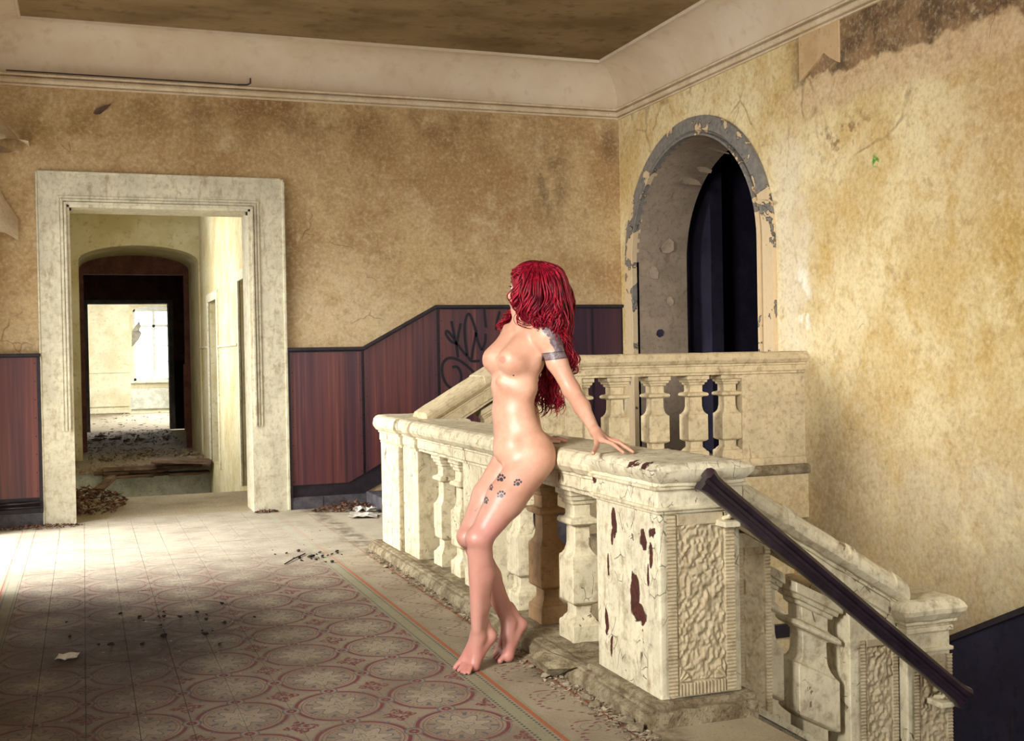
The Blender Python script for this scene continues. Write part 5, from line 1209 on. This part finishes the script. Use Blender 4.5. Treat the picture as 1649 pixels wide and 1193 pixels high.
# eyes and lashes
for s_ in (-1, 1):
    bm = bmesh.new(); bmesh.ops.create_icosphere(bm, subdivisions=2, radius=.011)
    me = bpy.data.meshes.new('eye'); bm.to_mesh(me); bm.free(); me.shade_smooth(); o = link('eye', me, 'paper', body); o.location = Vector(hp(.070, .000, .031*s_))-wpos(wm)
    MB().tube([tuple(hp(.0785, .006, (.031-.012)*s_)), tuple(hp(.0835, .008, .031*s_)), tuple(hp(.0785, .006, (.031+.012)*s_))], .0016, 5).build('eyelash', 'umber', body)
    mb = MB(); [mb.tube([tuple(hp(.082, .007, (.031+q)*s_)), tuple(hp(.090, .010+abs(q)*.1, (.031+q*1.3)*s_))], [.0007, .0003], 4) for q in np.linspace(-.01, .01, 9)]; mb.build('eyelash', 'umber', body)
    MB().tube([tuple(hp(.086, .022, .014*s_)), tuple(hp(.084, .029, .030*s_)), tuple(hp(.070, .024, .048*s_))], [.002, .0028, .001], 6).build('eyebrow', 'umber', body)
# nails
# hair: a volume with many wavy locks over it
H2 = Field((1.5, 4.1, .9), (2.1, 5.0, 1.70), .006)
for q in HAIRVOL: H2.cap(*q[1:5], k=q[5])
H2.ell(hp(.0, .036, 0), HB, (.086, .098, .088), .02)
F2 = hp(.105, -.035, 0); H2.ell(F2, HB, (.075, .075, .115), .01, True)
hr_ = H2.mesh('hair', 'hair', wm, 3)
mb = MB(); rr = random.Random(11)
def cat(pts, n):
    out = []
    for i in range(len(pts)-1):
        p0, p1, p2, p3 = pts[max(i-1, 0)], pts[i], pts[i+1], pts[min(i+2, len(pts)-1)]
        for k in range(n):
            t = k/n; out.append(.5*((2*p1)+(-p0+p2)*t+(2*p0-5*p1+4*p2-p3)*t*t+(-p0+3*p1-3*p2+p3)*t**3))
    out.append(pts[-1]); return out
for gi, g_ in enumerate(HAIR):
    PH, FR = rr.uniform(0, 6.3), rr.uniform(2.0, 2.8)
    for j in range(30):
        off = Vector((rr.gauss(0, .0075), rr.gauss(0, .0075), rr.gauss(0, .007)))
        cut = rr.choice([0, 0, 0, 1]) if len(g_) > 5 else 0
        pts = [Vector(p)+off*(.7 if i == 0 else 1.0+.12*i) for i, p in enumerate(g_[:len(g_)-cut])]
        L_ = cat(pts, 9); n = len(L_); ph = PH+rr.gauss(0, .55); fr_ = FR*rr.uniform(.93, 1.07); am = rr.uniform(.006, .011); v0 = Vector((.938, -.345, 0)); v1 = Vector((.345, .938, 0))
        P_ = []
        for i, p in enumerate(L_):
            t = i/(n-1); a = am*max(0, min(1, (t-.2)*2.4))*(1+.8*t); P_.append(p+v0*math.sin(ph+fr_*6.283*t)*a+v1*math.cos(ph+fr_*6.283*t)*a*.6+Vector((0, 0, .3*a*math.cos(ph*2+fr_*5*t))))
        r0 = rr.uniform(.0024, .0050); mb.tube(P_, [r0*(.5+.5*min(1, i/(n*.2)))*(1-.85*(i/(n-1))**3) for i in range(n)], 6)
# a few thin free curls by the neck, at the waist and at the shoulder
def curl(c, r, a0, a1, r0, drop=0):
    pts = []
    for i in range(22):
        t = i/21; a = math.radians(a0+(a1-a0)*t); q = r*(1-.25*t); pts.append(Vector(c)+Vector((.938, -.345, 0))*q*math.cos(a)+Vector((0, 0, 1))*(q*math.sin(a)-drop*t)+Vector((.345, .938, 0))*(.01*t))
    mb.tube(pts, [r0*(1-.7*i/21) for i in range(22)], 5)
for cc in CURLS: curl(*cc)
mb.build('hair_locks', 'hair', hr_, True)
